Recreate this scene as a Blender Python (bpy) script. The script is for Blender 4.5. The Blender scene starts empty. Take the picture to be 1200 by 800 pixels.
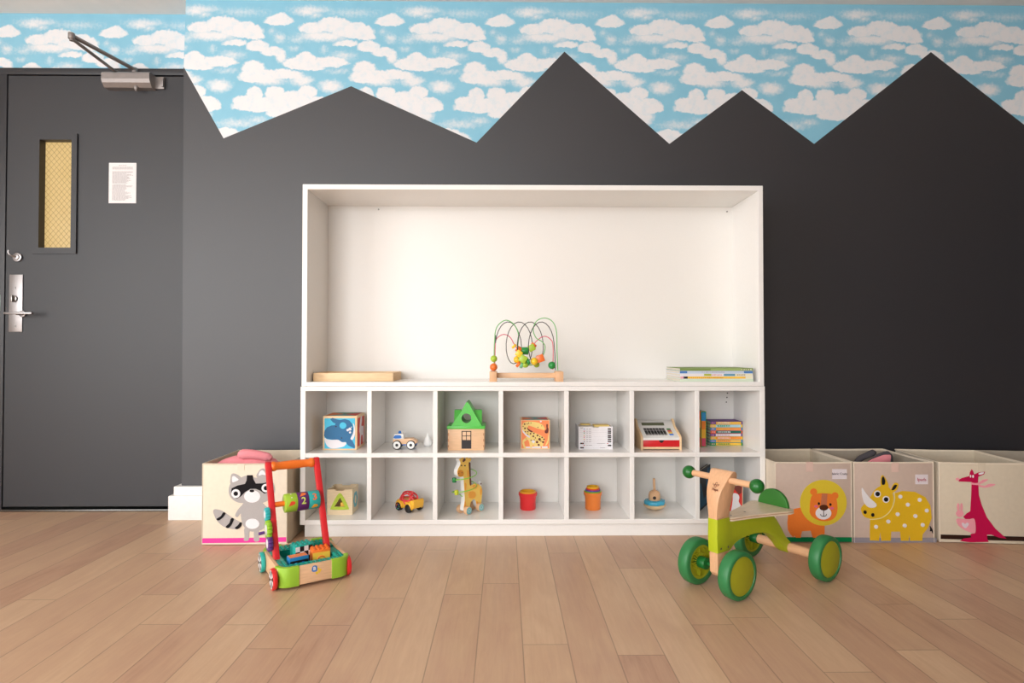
import bpy, bmesh, math, random
from mathutils import Vector, Matrix
random.seed(7)
R = math.radians
S = bpy.context.scene
COL = S.collection
# ------------------------------------------------------------------ camera
F = 700.0
CAM = Vector((0.0, -2.825, 0.781))
YAW, PITCH = R(0.70), R(0.90)
cd = bpy.data.cameras.new('camera'); cam = bpy.data.objects.new('camera', cd); COL.objects.link(cam)
cam.location = CAM; cam.rotation_euler = (R(90) + PITCH, 0, -YAW)
cd.sensor_width = 36; cd.lens = F / 1200 * 36; cd.clip_start = 0.02
S.camera = cam
CR = cam.rotation_euler.to_matrix()
def ray(px, py): return CR @ Vector(((px - 600) / F, (400 - py) / F, -1))
def onY(px, py, Y):
    d = ray(px, py); t = (Y - CAM.y) / d.y; return CAM + d * t
def onZ(px, py, Z):
    d = ray(px, py); t = (Z - CAM.z) / d.z; return CAM + d * t
def onP(px, py, p, n):
    d = ray(px, py); t = (p - CAM).dot(n) / d.dot(n); return CAM + d * t
# ------------------------------------------------------------------ materials
def lin(c):
    return tuple(((v/255)/12.92 if v/255 <= .04045 else ((v/255+.055)/1.055)**2.4) for v in c) + (1,)
MC = {}
def newmat(name):
    m = bpy.data.materials.new(name); m.use_nodes = True
    return m, m.node_tree.nodes, m.node_tree.links, m.node_tree.nodes['Principled BSDF']
def mat(name, c, rough=.5, kind='plain', metal=0, spec=.5, amt=.06, scale=60, coat=0, bump=None):
    """plain / fabric / felt / wood: always a procedural noise in colour and bump"""
    if name in MC: return MC[name]
    m, N, L, b = newmat(name)
    b.inputs['Roughness'].default_value = rough; b.inputs['Metallic'].default_value = metal
    b.inputs['Specular IOR Level'].default_value = spec; b.inputs['Coat Weight'].default_value = coat
    b.inputs['Coat Roughness'].default_value = .12
    tc = N.new('ShaderNodeTexCoord'); mp = N.new('ShaderNodeMapping'); L.new(tc.outputs['Object'], mp.inputs['Vector'])
    nz = N.new('ShaderNodeTexNoise'); L.new(mp.outputs[0], nz.inputs['Vector'])
    nz.inputs['Scale'].default_value = scale; nz.inputs['Detail'].default_value = 3
    if kind == 'wood':
        mp.inputs['Scale'].default_value = (1, 1, 9) if amt >= 0 else (9, 9, 1); nz.inputs['Scale'].default_value = 22; nz.inputs['Distortion'].default_value = .6
    if kind == 'woodx': mp.inputs['Scale'].default_value = (1, 9, 9); nz.inputs['Scale'].default_value = 22
    if kind == 'woody': mp.inputs['Scale'].default_value = (9, 1, 9); nz.inputs['Scale'].default_value = 22
    if kind == 'woodz': mp.inputs['Scale'].default_value = (9, 9, 1); nz.inputs['Scale'].default_value = 22
    if kind.startswith('wood'): a = .16
    else: a = amt
    cr = N.new('ShaderNodeMix'); cr.data_type = 'RGBA'
    l = lin(c)
    cr.inputs[6].default_value = tuple(max(0, v*(1-a)) for v in l[:3]) + (1,)
    cr.inputs[7].default_value = tuple(min(1, v*(1+a)) for v in l[:3]) + (1,)
    L.new(nz.outputs['Fac'], cr.inputs[0]); L.new(cr.outputs[2], b.inputs['Base Color'])
    bs = {'plain': .03, 'fabric': .35, 'felt': .5, 'wood': .08}.get(kind, .08) if bump is None else bump
    bp = N.new('ShaderNodeBump'); bp.inputs['Strength'].default_value = bs; bp.inputs['Distance'].default_value = .002
    if kind in ('fabric', 'felt'):
        n2 = N.new('ShaderNodeTexNoise'); n2.inputs['Scale'].default_value = 700 if kind == 'fabric' else 450
        L.new(tc.outputs['Object'], n2.inputs['Vector']); L.new(n2.outputs['Fac'], bp.inputs['Height'])
    else: L.new(nz.outputs['Fac'], bp.inputs['Height'])
    L.new(bp.outputs[0], b.inputs['Normal'])
    MC[name] = m; return m
def felt(name, c): return mat('felt_'+name, c, .95, 'felt', spec=.1, amt=.05, scale=200)
def plas(name, c, r=.35): return mat('plastic_'+name, c, r, amt=.03)
def paint(name, c, r=.4): return mat('paint_'+name, c, r, amt=.05, scale=40)
def ink(name, c): return mat('print_'+name, c, .6, amt=.02)
# ------------------------------------------------------------------ tree helpers
def thing(name, label, cat, loc=(0,0,0), rotz=0, group=None):
    o = bpy.data.objects.new(name, None); COL.objects.link(o); o.empty_display_size = .05
    o.location = loc; o.rotation_euler = (0, 0, rotz); tag(o, label, cat, group)
    return o
def tag(o, label, cat, group=None):
    o['label'] = label; o['category'] = cat
    if group: o['group'] = group
    return o
class B:
    """mesh builder: one mesh object per part"""
    def __init__(s, *mats): s.bm = bmesh.new(); s.m = list(mats)
    def _fin(s, vs, mi, M=None):
        if M is not None: bmesh.ops.transform(s.bm, matrix=M, verts=vs)
        fs = {f for v in vs for f in v.link_faces}
        for f in fs: f.material_index = mi
        return vs
    def box(s, x0, x1, y0, y1, z0, z1, bev=0, mi=0, M=None, seg=2):
        r = bmesh.ops.create_cube(s.bm, size=1); vs = r['verts']
        bmesh.ops.scale(s.bm, vec=(x1-x0, y1-y0, z1-z0), verts=vs)
        bmesh.ops.translate(s.bm, vec=((x0+x1)/2, (y0+y1)/2, (z0+z1)/2), verts=vs)
        if bev:
            es = list({e for v in vs for e in v.link_edges})
            r = bmesh.ops.bevel(s.bm, geom=es, offset=bev, segments=seg, profile=.5, affect='EDGES')
            vs = list({v for v in r['verts']} | {v for v in vs if v.is_valid})
            vs = list({v for f in {f for v in vs for f in v.link_faces} for v in f.verts})
        return s._fin(vs, mi, M)
    def cyl(s, p0, p1, r0, r1=None, n=24, mi=0, bev=0, M=None):
        p0, p1 = Vector(p0), Vector(p1); r1 = r0 if r1 is None else r1
        d = p1 - p0; l = d.length
        prof = [(0,0),(r0,0),(r1,l),(0,l)] if not bev else [(0,0),(r0-bev,0),(r0-bev*.3,bev*.3),(r0,bev),(r1,l-bev),(r1-bev*.3,l-bev*.3),(r1-bev,l),(0,l)]
        Q = Matrix.Translation(p0) @ d.to_track_quat('Z', 'Y').to_matrix().to_4x4()
        return s.lathe(prof, n=n, mi=mi, M=(M @ Q if M is not None else Q))
    def lathe(s, prof, n=32, mi=0, M=None, fn=None):
        rings = []; allv = []
        for (r, z) in prof:
            if r <= 1e-6: v = [s.bm.verts.new((0, 0, z))]
            else:
                v = []
                for k in range(n):
                    a = 2*math.pi*k/n; rr = r*(fn(a) if fn else 1)
                    v.append(s.bm.verts.new((rr*math.cos(a), rr*math.sin(a), z)))
            rings.append(v); allv += v
        for a, b in zip(rings, rings[1:]):
            if len(a) == 1 and len(b) == 1: continue
            for k in range(n):
                k2 = (k+1) % n
                if len(a) == 1: s.bm.faces.new((a[0], b[k], b[k2]))
                elif len(b) == 1: s.bm.faces.new((a[k], b[0], a[k2]))
                else: s.bm.faces.new((a[k], b[k], b[k2], a[k2]))
        return s._fin(allv, mi, M)
    def sph(s, c, r, sc=(1,1,1), mi=0, n=20, M=None):
        v = bmesh.ops.create_uvsphere(s.bm, u_segments=n, v_segments=max(8, n*2//3), radius=r)['verts']
        bmesh.ops.scale(s.bm, vec=sc, verts=v); bmesh.ops.translate(s.bm, vec=c, verts=v)
        return s._fin(v, mi, M)
    def tube(s, pts, r, n=8, mi=0, closed=False, M=None):
        pts = [Vector(p) for p in pts]; rings = []; up = Vector((0.13, 0.2, 1)).normalized(); allv = []
        m = len(pts); last = None
        for i, p in enumerate(pts):
            a = pts[(i-1) % m] if (closed or i) else p; b = pts[(i+1) % m] if (closed or i < m-1) else p
            t = (b - a).normalized()
            if last is None: u = t.cross(up).normalized() if abs(t.dot(up)) < .97 else t.cross(Vector((1,0,0))).normalized()
            else: u = (last - t*last.dot(t)).normalized()
            last = u; w = t.cross(u); rr = r[i] if isinstance(r, (list, tuple)) else r
            ring = [s.bm.verts.new(p + (u*math.cos(2*math.pi*k/n) + w*math.sin(2*math.pi*k/n))*rr) for k in range(n)]
            rings.append(ring); allv += ring
        for a, b in (list(zip(rings, rings[1:])) + ([(rings[-1], rings[0])] if closed else [])):
            for k in range(n): s.bm.faces.new((a[k], a[(k+1)%n], b[(k+1)%n], b[k]))
        if not closed: s.bm.faces.new(rings[0][::-1]); s.bm.faces.new(rings[-1])
        return s._fin(allv, mi, M)
    def prism(s, pts, d, holes=(), mi=0, M=None, bev=0):
        """outline in local XZ, extruded from y=0 to y=d (holes go right through)"""
        loops = [list(pts)] + [list(h) for h in holes]; es = []; vs0 = []
        for lp in loops:
            vv = [s.bm.verts.new((x, 0, z)) for x, z in lp]; vs0 += vv
            for k in range(len(vv)): es.append(s.bm.edges.new((vv[k], vv[(k+1) % len(vv)])))
        if holes: fs = [g for g in bmesh.ops.triangle_fill(s.bm, edges=es, use_beauty=True, use_dissolve=False)['geom'] if isinstance(g, bmesh.types.BMFace)]
        else: fs = [s.bm.faces.new(vs0)]
        ex = bmesh.ops.extrude_face_region(s.bm, geom=fs)
        nv = [g for g in ex['geom'] if isinstance(g, bmesh.types.BMVert)]
        bmesh.ops.translate(s.bm, vec=(0, d, 0), verts=nv)
        vs = vs0 + nv
        if bev:
            ff = {f for v in vs for f in v.link_faces}
            eb = [e for e in {e for v in vs for e in v.link_edges} if len(e.link_faces) == 2 and e.calc_face_angle(0) > .5 and abs(e.verts[0].co.y - e.verts[1].co.y) < 1e-6]
            r = bmesh.ops.bevel(s.bm, geom=eb, offset=bev, segments=2, profile=.5, affect='EDGES')
            vs = list({v for f in list(r['faces']) + [f for f in ff if f.is_valid] for v in f.verts})
        return s._fin(vs, mi, M)
    def quad(s, p, mi=0):
        f = s.bm.faces.new([s.bm.verts.new(q) for q in p]); f.material_index = mi
    def grid(s, nx, ny, fn, mi=0, thick=0):
        g = [[s.bm.verts.new(fn(i/nx, j/ny)) for j in range(ny+1)] for i in range(nx+1)]
        for i in range(nx):
            for j in range(ny):
                f = s.bm.faces.new((g[i][j], g[i+1][j], g[i+1][j+1], g[i][j+1])); f.material_index = mi
    def each(s, name, parent=None, **kw):
        """one object per separate piece"""
        seen = set(); isl = []
        for v in s.bm.verts:
            if v in seen: continue
            st = [v]; seen.add(v); g = []
            while st:
                q = st.pop(); g.append(q)
                for e in q.link_edges:
                    w = e.other_vert(q)
                    if w not in seen: seen.add(w); st.append(w)
            isl.append(g)
        for g in isl:
            nb = B(*s.m); mp = {v: nb.bm.verts.new(v.co) for v in g}
            for f in {f for v in g for f in v.link_faces}:
                nf = nb.bm.faces.new([mp[v] for v in f.verts]); nf.material_index = f.material_index
            o = nb.done(name, parent, **kw)
        s.bm.free(); return o
    def done(s, name, parent=None, smooth=35, label=None, keep_normals=False, loc=None):
        if not keep_normals: bmesh.ops.recalc_face_normals(s.bm, faces=s.bm.faces[:])
        me = bpy.data.meshes.new(name); s.bm.to_mesh(me); s.bm.free()
        for m in s.m: me.materials.append(m)
        if smooth:
            me.shade_smooth(); me.set_sharp_from_angle(angle=R(smooth))
        o = bpy.data.objects.new(name, me); COL.objects.link(o)
        if parent is not None: o.parent = parent
        if loc is not None: o.location = loc
        if label: o['label'] = label
        return o
def struct(o): o['kind'] = 'structure'; return o
def smooth_loop(pts, k=5):
    n = len(pts); out = []
    for i in range(n):
        p0, p1, p2, p3 = pts[i-1], pts[i], pts[(i+1) % n], pts[(i+2) % n]
        for j in range(k):
            t = j/k; t2, t3 = t*t, t*t*t
            out.append(tuple(.5*((2*p1[a]) + (-p0[a]+p2[a])*t + (2*p0[a]-5*p1[a]+4*p2[a]-p3[a])*t2 + (-p0[a]+3*p1[a]-3*p2[a]+p3[a])*t3) for a in (0, 1)))
    return out
def smooth_path(pts, k=8):
    n = len(pts); out = []
    P = [Vector(p) for p in pts]
    for i in range(n-1):
        p0 = P[max(i-1, 0)]; p1 = P[i]; p2 = P[i+1]; p3 = P[min(i+2, n-1)]
        for j in range(k):
            t = j/k
            out.append(.5*((2*p1) + (p2-p0)*t + (2*p0-5*p1+4*p2-p3)*t*t + (3*p1-p0-3*p2+p3)*t**3))
    out.append(P[-1]); return out
def ell(cx, cy, rx, ry=None, n=24, rot=0):
    ry = rx if ry is None else ry
    return [(cx + rx*math.cos(t)*math.cos(rot) - ry*math.sin(t)*math.sin(rot), cy + rx*math.cos(t)*math.sin(rot) + ry*math.sin(t)*math.cos(rot)) for t in [2*math.pi*k/n for k in range(n)]]
class Face:
    """flat artwork lying on a real plane: points are given in picture units of a close-up (origin, scale) and laid on the plane"""
    def __init__(s, parent, p, n, ox, oy, sc):
        s.par = parent; s.p = Vector(p); s.n = Vector(n).normalized(); s.ox, s.oy, s.sc = ox, oy, sc
        s.c = 0
        s.inv = (Matrix.Translation(parent.location) @ parent.rotation_euler.to_matrix().to_4x4()).inverted()
    def map(s, u, v): return onP(s.ox + u/s.sc, s.oy + v/s.sc, s.p, s.n)
    def add(s, b, pts, lay, sm=True, th=.0012, mi=0):
        pts = smooth_loop(pts) if sm else pts
        s.c += 1; k_ = .00008*s.c
        v0 = [b.bm.verts.new(s.inv @ (s.map(u, v) - s.n*(-.0002) )) for u, v in pts]
        v1 = [b.bm.verts.new(s.inv @ (s.map(u, v) + s.n*(.0010 + .0006*lay + k_))) for u, v in pts]
        n = len(pts)
        f = b.bm.faces.new(v1); f.material_index = mi
        for k in range(n):
            f = b.bm.faces.new((v0[k], v0[(k+1) % n], v1[(k+1) % n], v1[k])); f.material_index = mi
        b.bm.faces.new(v0[::-1]).material_index = mi
    def piece(s, name, m, loops, lay=0, sm=True, parent=None, label=None, one=False):
        if len(loops) > 1 and not one and lay > 0:
            for lp in loops: o = s.piece(name, m, [lp], lay, sm, parent, label)
            return o
        b = B(m)
        for lp in loops: s.add(b, lp, lay, sm if len(lp) < 20 else False)
        return b.done(name, parent or s.par, smooth=0, label=label)
def text(name, body, size, m, parent, M, extrude=.0003, bold=0):
    c = bpy.data.curves.new(name, 'FONT'); c.body = body; c.size = size; c.extrude = extrude; c.offset = bold
    c.align_x = 'CENTER'; c.align_y = 'CENTER'; c.resolution_u = 3
    t = bpy.data.objects.new(name+'_tmp', c); COL.objects.link(t)
    dg = bpy.context.evaluated_depsgraph_get(); me = bpy.data.meshes.new_from_object(t.evaluated_get(dg))
    bpy.data.objects.remove(t); bpy.data.curves.remove(c)
    me.transform(M); me.materials.clear(); me.materials.append(m); me.name = name
    o = bpy.data.objects.new(name, me); COL.objects.link(o)
    if parent is not None: o.parent = parent
    return o
TF = Matrix.Rotation(R(90), 4, 'X')          # text lying in XY -> facing -Y
LWIN, LREAR, LAMB, EXPO = 172, 208, .12, -0.13
# ================================================================== SETTING
def cloud_paper():
    m, N, L, b = newmat('cloud_wallpaper')
    b.inputs['Roughness'].default_value = .55; b.inputs['Specular IOR Level'].default_value = .45
    K = .000913; T = .525
    X0 = 0.553; ZC = 2.42                       # one repeat of the printed pattern, in metres
    tc = N.new('ShaderNodeTexCoord')
    def vm(op, a, bb=None, c=None):
        n = N.new('ShaderNodeVectorMath'); n.operation = op
        for i, v in enumerate((a, bb, c)):
            if v is None: continue
            if isinstance(v, (tuple, list)): n.inputs[i].default_value = v
            else: L.new(v, n.inputs[i])
        return n.outputs['Value'] if op == 'LENGTH' else n.outputs[0]
    def mt(op, a, bb=None, c=None, clamp=False):
        n = N.new('ShaderNodeMath'); n.operation = op; n.use_clamp = clamp
        for i, v in enumerate((a, bb, c)):
            if v is None: continue
            if isinstance(v, (int, float)): n.inputs[i].default_value = v
            else: L.new(v, n.inputs[i])
        return n.outputs[0]
    sx = N.new('ShaderNodeSeparateXYZ'); L.new(tc.outputs['Object'], sx.inputs[0])
    u = mt('FLOORED_MODULO', mt('SUBTRACT', sx.outputs['X'], X0), T)
    v = mt('SUBTRACT', ZC, sx.outputs['Z'])
    cb = N.new('ShaderNodeCombineXYZ'); L.new(u, cb.inputs[0]); L.new(v, cb.inputs[1])
    P0 = cb.outputs[0]
    # billowy outlines
    def noi(scale, det, src, rough=.55):
        n = N.new('ShaderNodeTexNoise'); n.inputs['Scale'].default_value = scale; n.inputs['Detail'].default_value = det; n.inputs['Roughness'].default_value = rough
        L.new(src, n.inputs['Vector']); return n
    n1 = noi(34, 5, P0, .62)
    d1 = vm('MULTIPLY', vm('SUBTRACT', n1.outputs['Color'], (.5, .5, .5)), (.036, .032, 0))
    P = vm('ADD', P0, d1)
    # (cx, cy, rx, ry, strength) in close-up units, tile = 150..725
    E = [(95,88,74,32,1),(100,70,40,26,1),
         (380,110,88,44,1),(480,140,108,46,1),(262,128,62,34,1),(330,165,140,24,.9),(200,182,60,18,.5),(545,168,50,24,1),
         (445,207,62,20,1),(560,222,58,36,1),(640,252,60,30,1),(682,272,30,30,.9),
         (328,235,22,20,.45),(175,232,32,12,.6),(60,140,24,20,.4),(100,172,34,26,.5),
         (232,292,52,44,1),(180,312,62,34,1),(360,305,96,32,1),(262,332,70,22,1),(400,350,70,14,.5),
         (432,268,70,24,.5),(540,338,62,40,1),(560,378,96,42,1),(690,372,110,30,1),(790,395,62,26,.95),(620,400,90,20,.9),
         (365,425,68,30,.75),(350,415,40,18,.7),
         (545,478,42,46,1),(490,508,58,28,1),(652,470,52,42,1),(818,462,52,40,1),(872,530,78,46,1),(600,530,170,44,1),(745,520,130,66,1),(830,580,70,40,.9),(700,570,90,36,1),
         (460,622,125,22,.5),(560,605,60,20,.5),(400,685,72,42,1),(460,705,60,36,1),(360,715,60,30,1),
         (235,35,75,24,.7),(285,55,40,18,.6),(480,42,140,20,.4),(835,28,110,20,.65)]
    acc = None
    for (cx, cy, rx, ry, st) in E:
        x = (cx - 150)*K; y = (cy - 12)*K; a = rx*K*1.04; bb = ry*K*1.04
        for sh in (-T, 0, T):
            xx = x + sh
            if xx + a < -.02 or xx - a > T + .02: continue
            q_ = vm('MULTIPLY_ADD', P, (1/a, 1/(bb*1.15), 0), (-xx/a, -y/(bb*1.15)-.22, 0))
            l = vm('LENGTH', vm('MAXIMUM', q_, vm('MULTIPLY', q_, (1, 1.9, 1))) if st == 1 else q_)
            s = mt('MULTIPLY', mt('SUBTRACT', 1.0, l), min(bb*1.0/K/30, 2.0)*1.0)
            if st < 1: s = mt('MULTIPLY_ADD', s, .42*st, -.10 + .08*st)
            acc = s if acc is None else mt('MAXIMUM', acc, s)
    n2 = noi(70, 3, P0, .6)
    f = mt('ADD', acc, mt('MULTIPLY', mt('SUBTRACT', n2.outputs['Fac'], .5), .22))
    mr = N.new('ShaderNodeMapRange'); mr.interpolation_type = 'SMOOTHSTEP'
    mr.inputs[1].default_value = -.12; mr.inputs[2].default_value = .19; L.new(f, mr.inputs[0])
    n3 = noi(14, 3, tc.outputs['Object'])
    blue = N.new('ShaderNodeMix'); blue.data_type = 'RGBA'; L.new(n3.outputs['Fac'], blue.inputs[0])
    blue.inputs[6].default_value = lin((126,188,213)); blue.inputs[7].default_value = lin((144,201,223))
    wh = N.new('ShaderNodeMix'); wh.data_type = 'RGBA'; n4 = noi(30, 5, P0, .7)
    w4 = N.new('ShaderNodeMapRange'); w4.inputs[1].default_value = .30; w4.inputs[2].default_value = .52; L.new(n4.outputs['Fac'], w4.inputs[0]); L.new(w4.outputs[0], wh.inputs[0])
    wh.inputs[6].default_value = lin((214,226,233)); wh.inputs[7].default_value = lin((231,231,233))
    mx = N.new('ShaderNodeMix'); mx.data_type = 'RGBA'; L.new(mr.outputs[0], mx.inputs[0]); L.new(blue.outputs[2], mx.inputs[6]); L.new(wh.outputs[2], mx.inputs[7])
    L.new(mx.outputs[2], b.inputs['Base Color'])
    return m
def dark_paint(name, c=(44,44,47), rough=.42, spec=.5):
    return mat(name, c, rough, amt=.05, scale=90, spec=spec, bump=.05)
def floor_mat():
    m, N, L, b = newmat('oak_floor')
    tc = N.new('ShaderNodeTexCoord'); sx = N.new('ShaderNodeSeparateXYZ'); L.new(tc.outputs['Object'], sx.inputs[0])
    def mt(op, a, bb=None, c=None, clamp=False):
        n = N.new('ShaderNodeMath'); n.operation = op; n.use_clamp = clamp
        for i, v in enumerate((a, bb, c)):
            if v is None: continue
            if isinstance(v, (int, float)): n.inputs[i].default_value = v
            else: L.new(v, n.inputs[i])
        return n.outputs[0]
    W, LN = .1212, 1.15
    bx = mt('DIVIDE', mt('ADD', sx.outputs['X'], 40*W - .048), W)
    bi = mt('FLOOR', bx); fx = mt('FRACT', bx)
    wn = N.new('ShaderNodeTexWhiteNoise'); wn.noise_dimensions = '1D'; L.new(bi, wn.inputs['W'])
    by = mt('ADD', mt('DIVIDE', sx.outputs['Y'], LN), mt('MULTIPLY', wn.outputs['Value'], 7.3))
    yi = mt('FLOOR', by); fy = mt('FRACT', by)
    cb = N.new('ShaderNodeCombineXYZ'); L.new(bi, cb.inputs[0]); L.new(yi, cb.inputs[1])
    w2 = N.new('ShaderNodeTexWhiteNoise'); w2.noise_dimensions = '2D'; L.new(cb.outputs[0], w2.inputs['Vector'])
    # grain
    cg = N.new('ShaderNodeCombineXYZ'); L.new(mt('MULTIPLY', sx.outputs['X'], 1), cg.inputs[0]); L.new(mt('MULTIPLY', sx.outputs['Y'], .07), cg.inputs[1]); L.new(mt('MULTIPLY', w2.outputs['Value'], 37), cg.inputs[2])
    g1 = N.new('ShaderNodeTexNoise'); g1.inputs['Scale'].default_value = 75; g1.inputs['Detail'].default_value = 6; g1.inputs['Distortion'].default_value = .8; g1.inputs['Roughness'].default_value = .6; L.new(cg.outputs[0], g1.inputs['Vector'])
    cg2 = N.new('ShaderNodeCombineXYZ'); L.new(sx.outputs['X'], cg2.inputs[0]); L.new(mt('MULTIPLY', sx.outputs['Y'], .28), cg2.inputs[1]); L.new(mt('MULTIPLY', w2.outputs['Value'], 91), cg2.inputs[2])
    g2 = N.new('ShaderNodeTexNoise'); g2.inputs['Scale'].default_value = 11; g2.inputs['Detail'].default_value = 3; g2.inputs['Distortion'].default_value = 1.2; L.new(cg2.outputs[0], g2.inputs['Vector'])
    t = mt('ADD', mt('ADD', mt('MULTIPLY', w2.outputs['Value'], .30), .06), mt('ADD', mt('MULTIPLY', g1.outputs['Fac'], .42), mt('MULTIPLY', g2.outputs['Fac'], .42)))
    cr = N.new('ShaderNodeValToRGB'); L.new(t, cr.inputs[0]); e = cr.color_ramp.elements
    e[0].position = .26; e[0].color = lin((172,132,106)); e[1].position = .92; e[1].color = lin((217,184,152))
    x = cr.color_ramp.elements.new(.50); x.color = lin((195,156,129)); x = cr.color_ramp.elements.new(.72); x.color = lin((206,171,139))
    # knots
    vo = N.new('ShaderNodeTexVoronoi'); vo.inputs['Scale'].default_value = 2.6; cv = N.new('ShaderNodeCombineXYZ')
    L.new(sx.outputs['X'], cv.inputs[0]); L.new(mt('MULTIPLY', sx.outputs['Y'], .6), cv.inputs[1]); L.new(cv.outputs[0], vo.inputs['Vector'])
    kn = N.new('ShaderNodeMapRange'); kn.inputs[1].default_value = .012; kn.inputs[2].default_value = .05; kn.inputs[3].default_value = .55; kn.inputs[4].default_value = 1; L.new(vo.outputs['Distance'], kn.inputs[0])
    # joints
    ex = mt('MINIMUM', fx, mt('SUBTRACT', 1, fx)); ey = mt('MULTIPLY', mt('MINIMUM', fy, mt('SUBTRACT', 1, fy)), LN/W)
    ed = mt('MINIMUM', ex, ey)
    jm = N.new('ShaderNodeMapRange'); jm.inputs[1].default_value = .006; jm.inputs[2].default_value = .017; jm.inputs[3].default_value = .62; jm.inputs[4].default_value = 1; L.new(ed, jm.inputs[0])
    vv = N.new('ShaderNodeVectorMath'); vv.operation = 'SCALE'; L.new(cr.outputs[0], vv.inputs[0]); L.new(mt('MULTIPLY', kn.outputs[0], jm.outputs[0]), vv.inputs['Scale'])
    L.new(vv.outputs[0], b.inputs['Base Color'])
    ro = N.new('ShaderNodeMapRange'); ro.inputs[3].default_value = .30; ro.inputs[4].default_value = .44; L.new(g1.outputs['Fac'], ro.inputs[0]); L.new(ro.outputs[0], b.inputs['Roughness'])
    b.inputs['Specular IOR Level'].default_value = .5
    bp = N.new('ShaderNodeBump'); bp.inputs['Strength'].default_value = .12; bp.inputs['Distance'].default_value = .002
    L.new(mt('ADD', mt('MULTIPLY', jm.outputs[0], 2), g1.outputs['Fac']), bp.inputs['Height']); L.new(bp.outputs[0], b.inputs['Normal'])
    return m
PAPER = cloud_paper(); WP = dark_paint('charcoal_wall_paint', (34,34,40), .52, 1.0); DP = dark_paint('charcoal_door_paint', (27,27,33), .52, .8)
WHITEWALL = mat('white_wall_paint', (226,224,220), .7, scale=40); CEIL = mat('ceiling_paint', (238,236,232), .9, scale=12)
TRIM = mat('white_trim_paint', (240,237,234), .4)
XR, XL, YF = 5.2, -3.9, -6.2
CH = 2.445; DW = .125
XC = onY(215.3, 300, 0).x
# floor, ceiling
b = B(floor_mat()); b.box(XL-.1, XR+.1, YF, DW+.3, -.05, 0); struct(b.done('floor', smooth=0))
b = B(CEIL); b.box(XL-.1, XR+.1, YF, DW+.3, CH, CH+.08); struct(b.done('ceiling', smooth=0))
# main wall: charcoal mountains under cloud paper
zz = [(215.3,78.5),(262,162),(411.5,101),(558.5,167),(661.5,60.5),(784.5,168.5),(869.5,105.5),(954,168.5),(1091,61)]
pk = [(onY(x, y, 0).x, onY(x, y, 0).z) for x, y in zz]
q0, q1 = onY(1091, 61, 0), onY(1200, 146, 0); sl = (q1.z-q0.z)/(q1.x-q0.x)
pk.append((q1.x+.28, q1.z+.28*sl)); pk.append((q1.x+.28+.42, q1.z+.28*sl+.30)); pk.append((XR, pk[-1][1]-.1))
b = B(WP, PAPER)
b.quad([(x, 0, z) for x, z in pk] + [(XR, 0, 0), (XC, 0, 0)], 0)
b.quad([(x, 0, z) for x, z in pk][::-1] + [(XC, 0, CH), (XR, 0, CH)], 1)
zc0 = pk[0][1]
b.quad([(XC, 0, 0), (XC, DW, 0), (XC, DW, zc0), (XC, 0, zc0)], 0); b.quad([(XC, 0, zc0), (XC, DW, zc0), (XC, DW, CH), (XC, 0, CH)], 1)
b.box(XC+.001, XR+.1, .002, DW+.2, 0, CH, mi=0)
struct(b.done('wall_back', smooth=0))
# door wall (set back)
def dz(y): return onY(110, y, DW).z
def dx(x, y=300): return onY(x, y, DW).x
ZP = dz(79.8)
DX0, DX1, DZ1, DZ0 = dx(8), XC-.006, dz(89), .012
OX = .19
b = B(PAPER, WP)
b.box(XL-OX, XC-OX, DW, DW+.1, ZP, CH, mi=0)
b.box(XL-OX, DX0-.10-OX, DW, DW+.1, 0, ZP, mi=1)
o = struct(b.done('wall_alcove', smooth=0)); o.location.x = OX
b = B(DP)
b.box(DX0-.10, XC, DW-.008, DW+.1, DZ1+.003, ZP-.004, bev=.002)
b.box(DX0-.10, DX0-.004, DW-.008, DW+.1, 0, DZ1+.003, bev=.002)
b.box(DX0-.10, XC, DW+.06, DW+.1, 0, DZ1+.003)
fr = struct(b.done('trim_1'))
b = B(mat('metal_strike', (150,160,155), .4, metal=1)); p = onY(0.6, 355, DW); b.box(p.x-.02, p.x+.006, DW-.010, DW-.007, p.z-.04, p.z+.04, bev=.001)
b.done('strike_plate', fr)
b = B(mat('metal_threshold', (120,118,115), .35, metal=1)); b.box(DX0-.1, XC-.002, DW-.012, DW+.09, 0, .011, bev=.003); struct(b.done('trim_2'))
# door
T_ = DW - .004
wx0, wx1, wz0, wz1 = dx(46.5), dx(84), dz(290.5), dz(164.5)
b = B(DP)
b.prism([(DX0, DZ0+.012), (DX1, DZ0+.012), (DX1, DZ1-.003), (DX0, DZ1-.003)], .045, holes=[[(wx0, wz0), (wx1, wz0), (wx1, wz1), (wx0, wz1)]], M=Matrix.Translation((0, T_, 0)))
door = struct(b.done('door_1', smooth=0))
b = B(DP); ox0, ox1, oz0, oz1 = dx(38.5), dx(90), dz(297.5), dz(157.5)
b.prism([(ox0, oz0), (ox1, oz0), (ox1, oz1), (ox0, oz1)], .006, holes=[[(wx0, wz0), (wx1, wz0), (wx1, wz1), (wx0, wz1)]], M=Matrix.Translation((0, T_-.006, 0)))
b.box(ox1-.001, ox1+.004, T_-.009, T_, oz0, oz1+.0, bev=.001)
b.done('window_frame', door, smooth=0)
gm, N, L, bb = newmat('lit_wired_glass'); bb.inputs['Base Color'].default_value = lin((240,200,120)); bb.inputs['Roughness'].default_value = .15
tcn = N.new('ShaderNodeTexCoord'); nn = N.new('ShaderNodeTexNoise'); nn.inputs['Scale'].default_value = 9; L.new(tcn.outputs['Object'], nn.inputs['Vector'])
mm = N.new('ShaderNodeMix'); mm.data_type = 'RGBA'; mm.inputs[6].default_value = lin((232,196,128)); mm.inputs[7].default_value = lin((246,214,150)); L.new(nn.outputs['Fac'], mm.inputs[0]); L.new(mm.outputs[2], bb.inputs['Emission Color']); bb.inputs['Emission Strength'].default_value = .9
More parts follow.
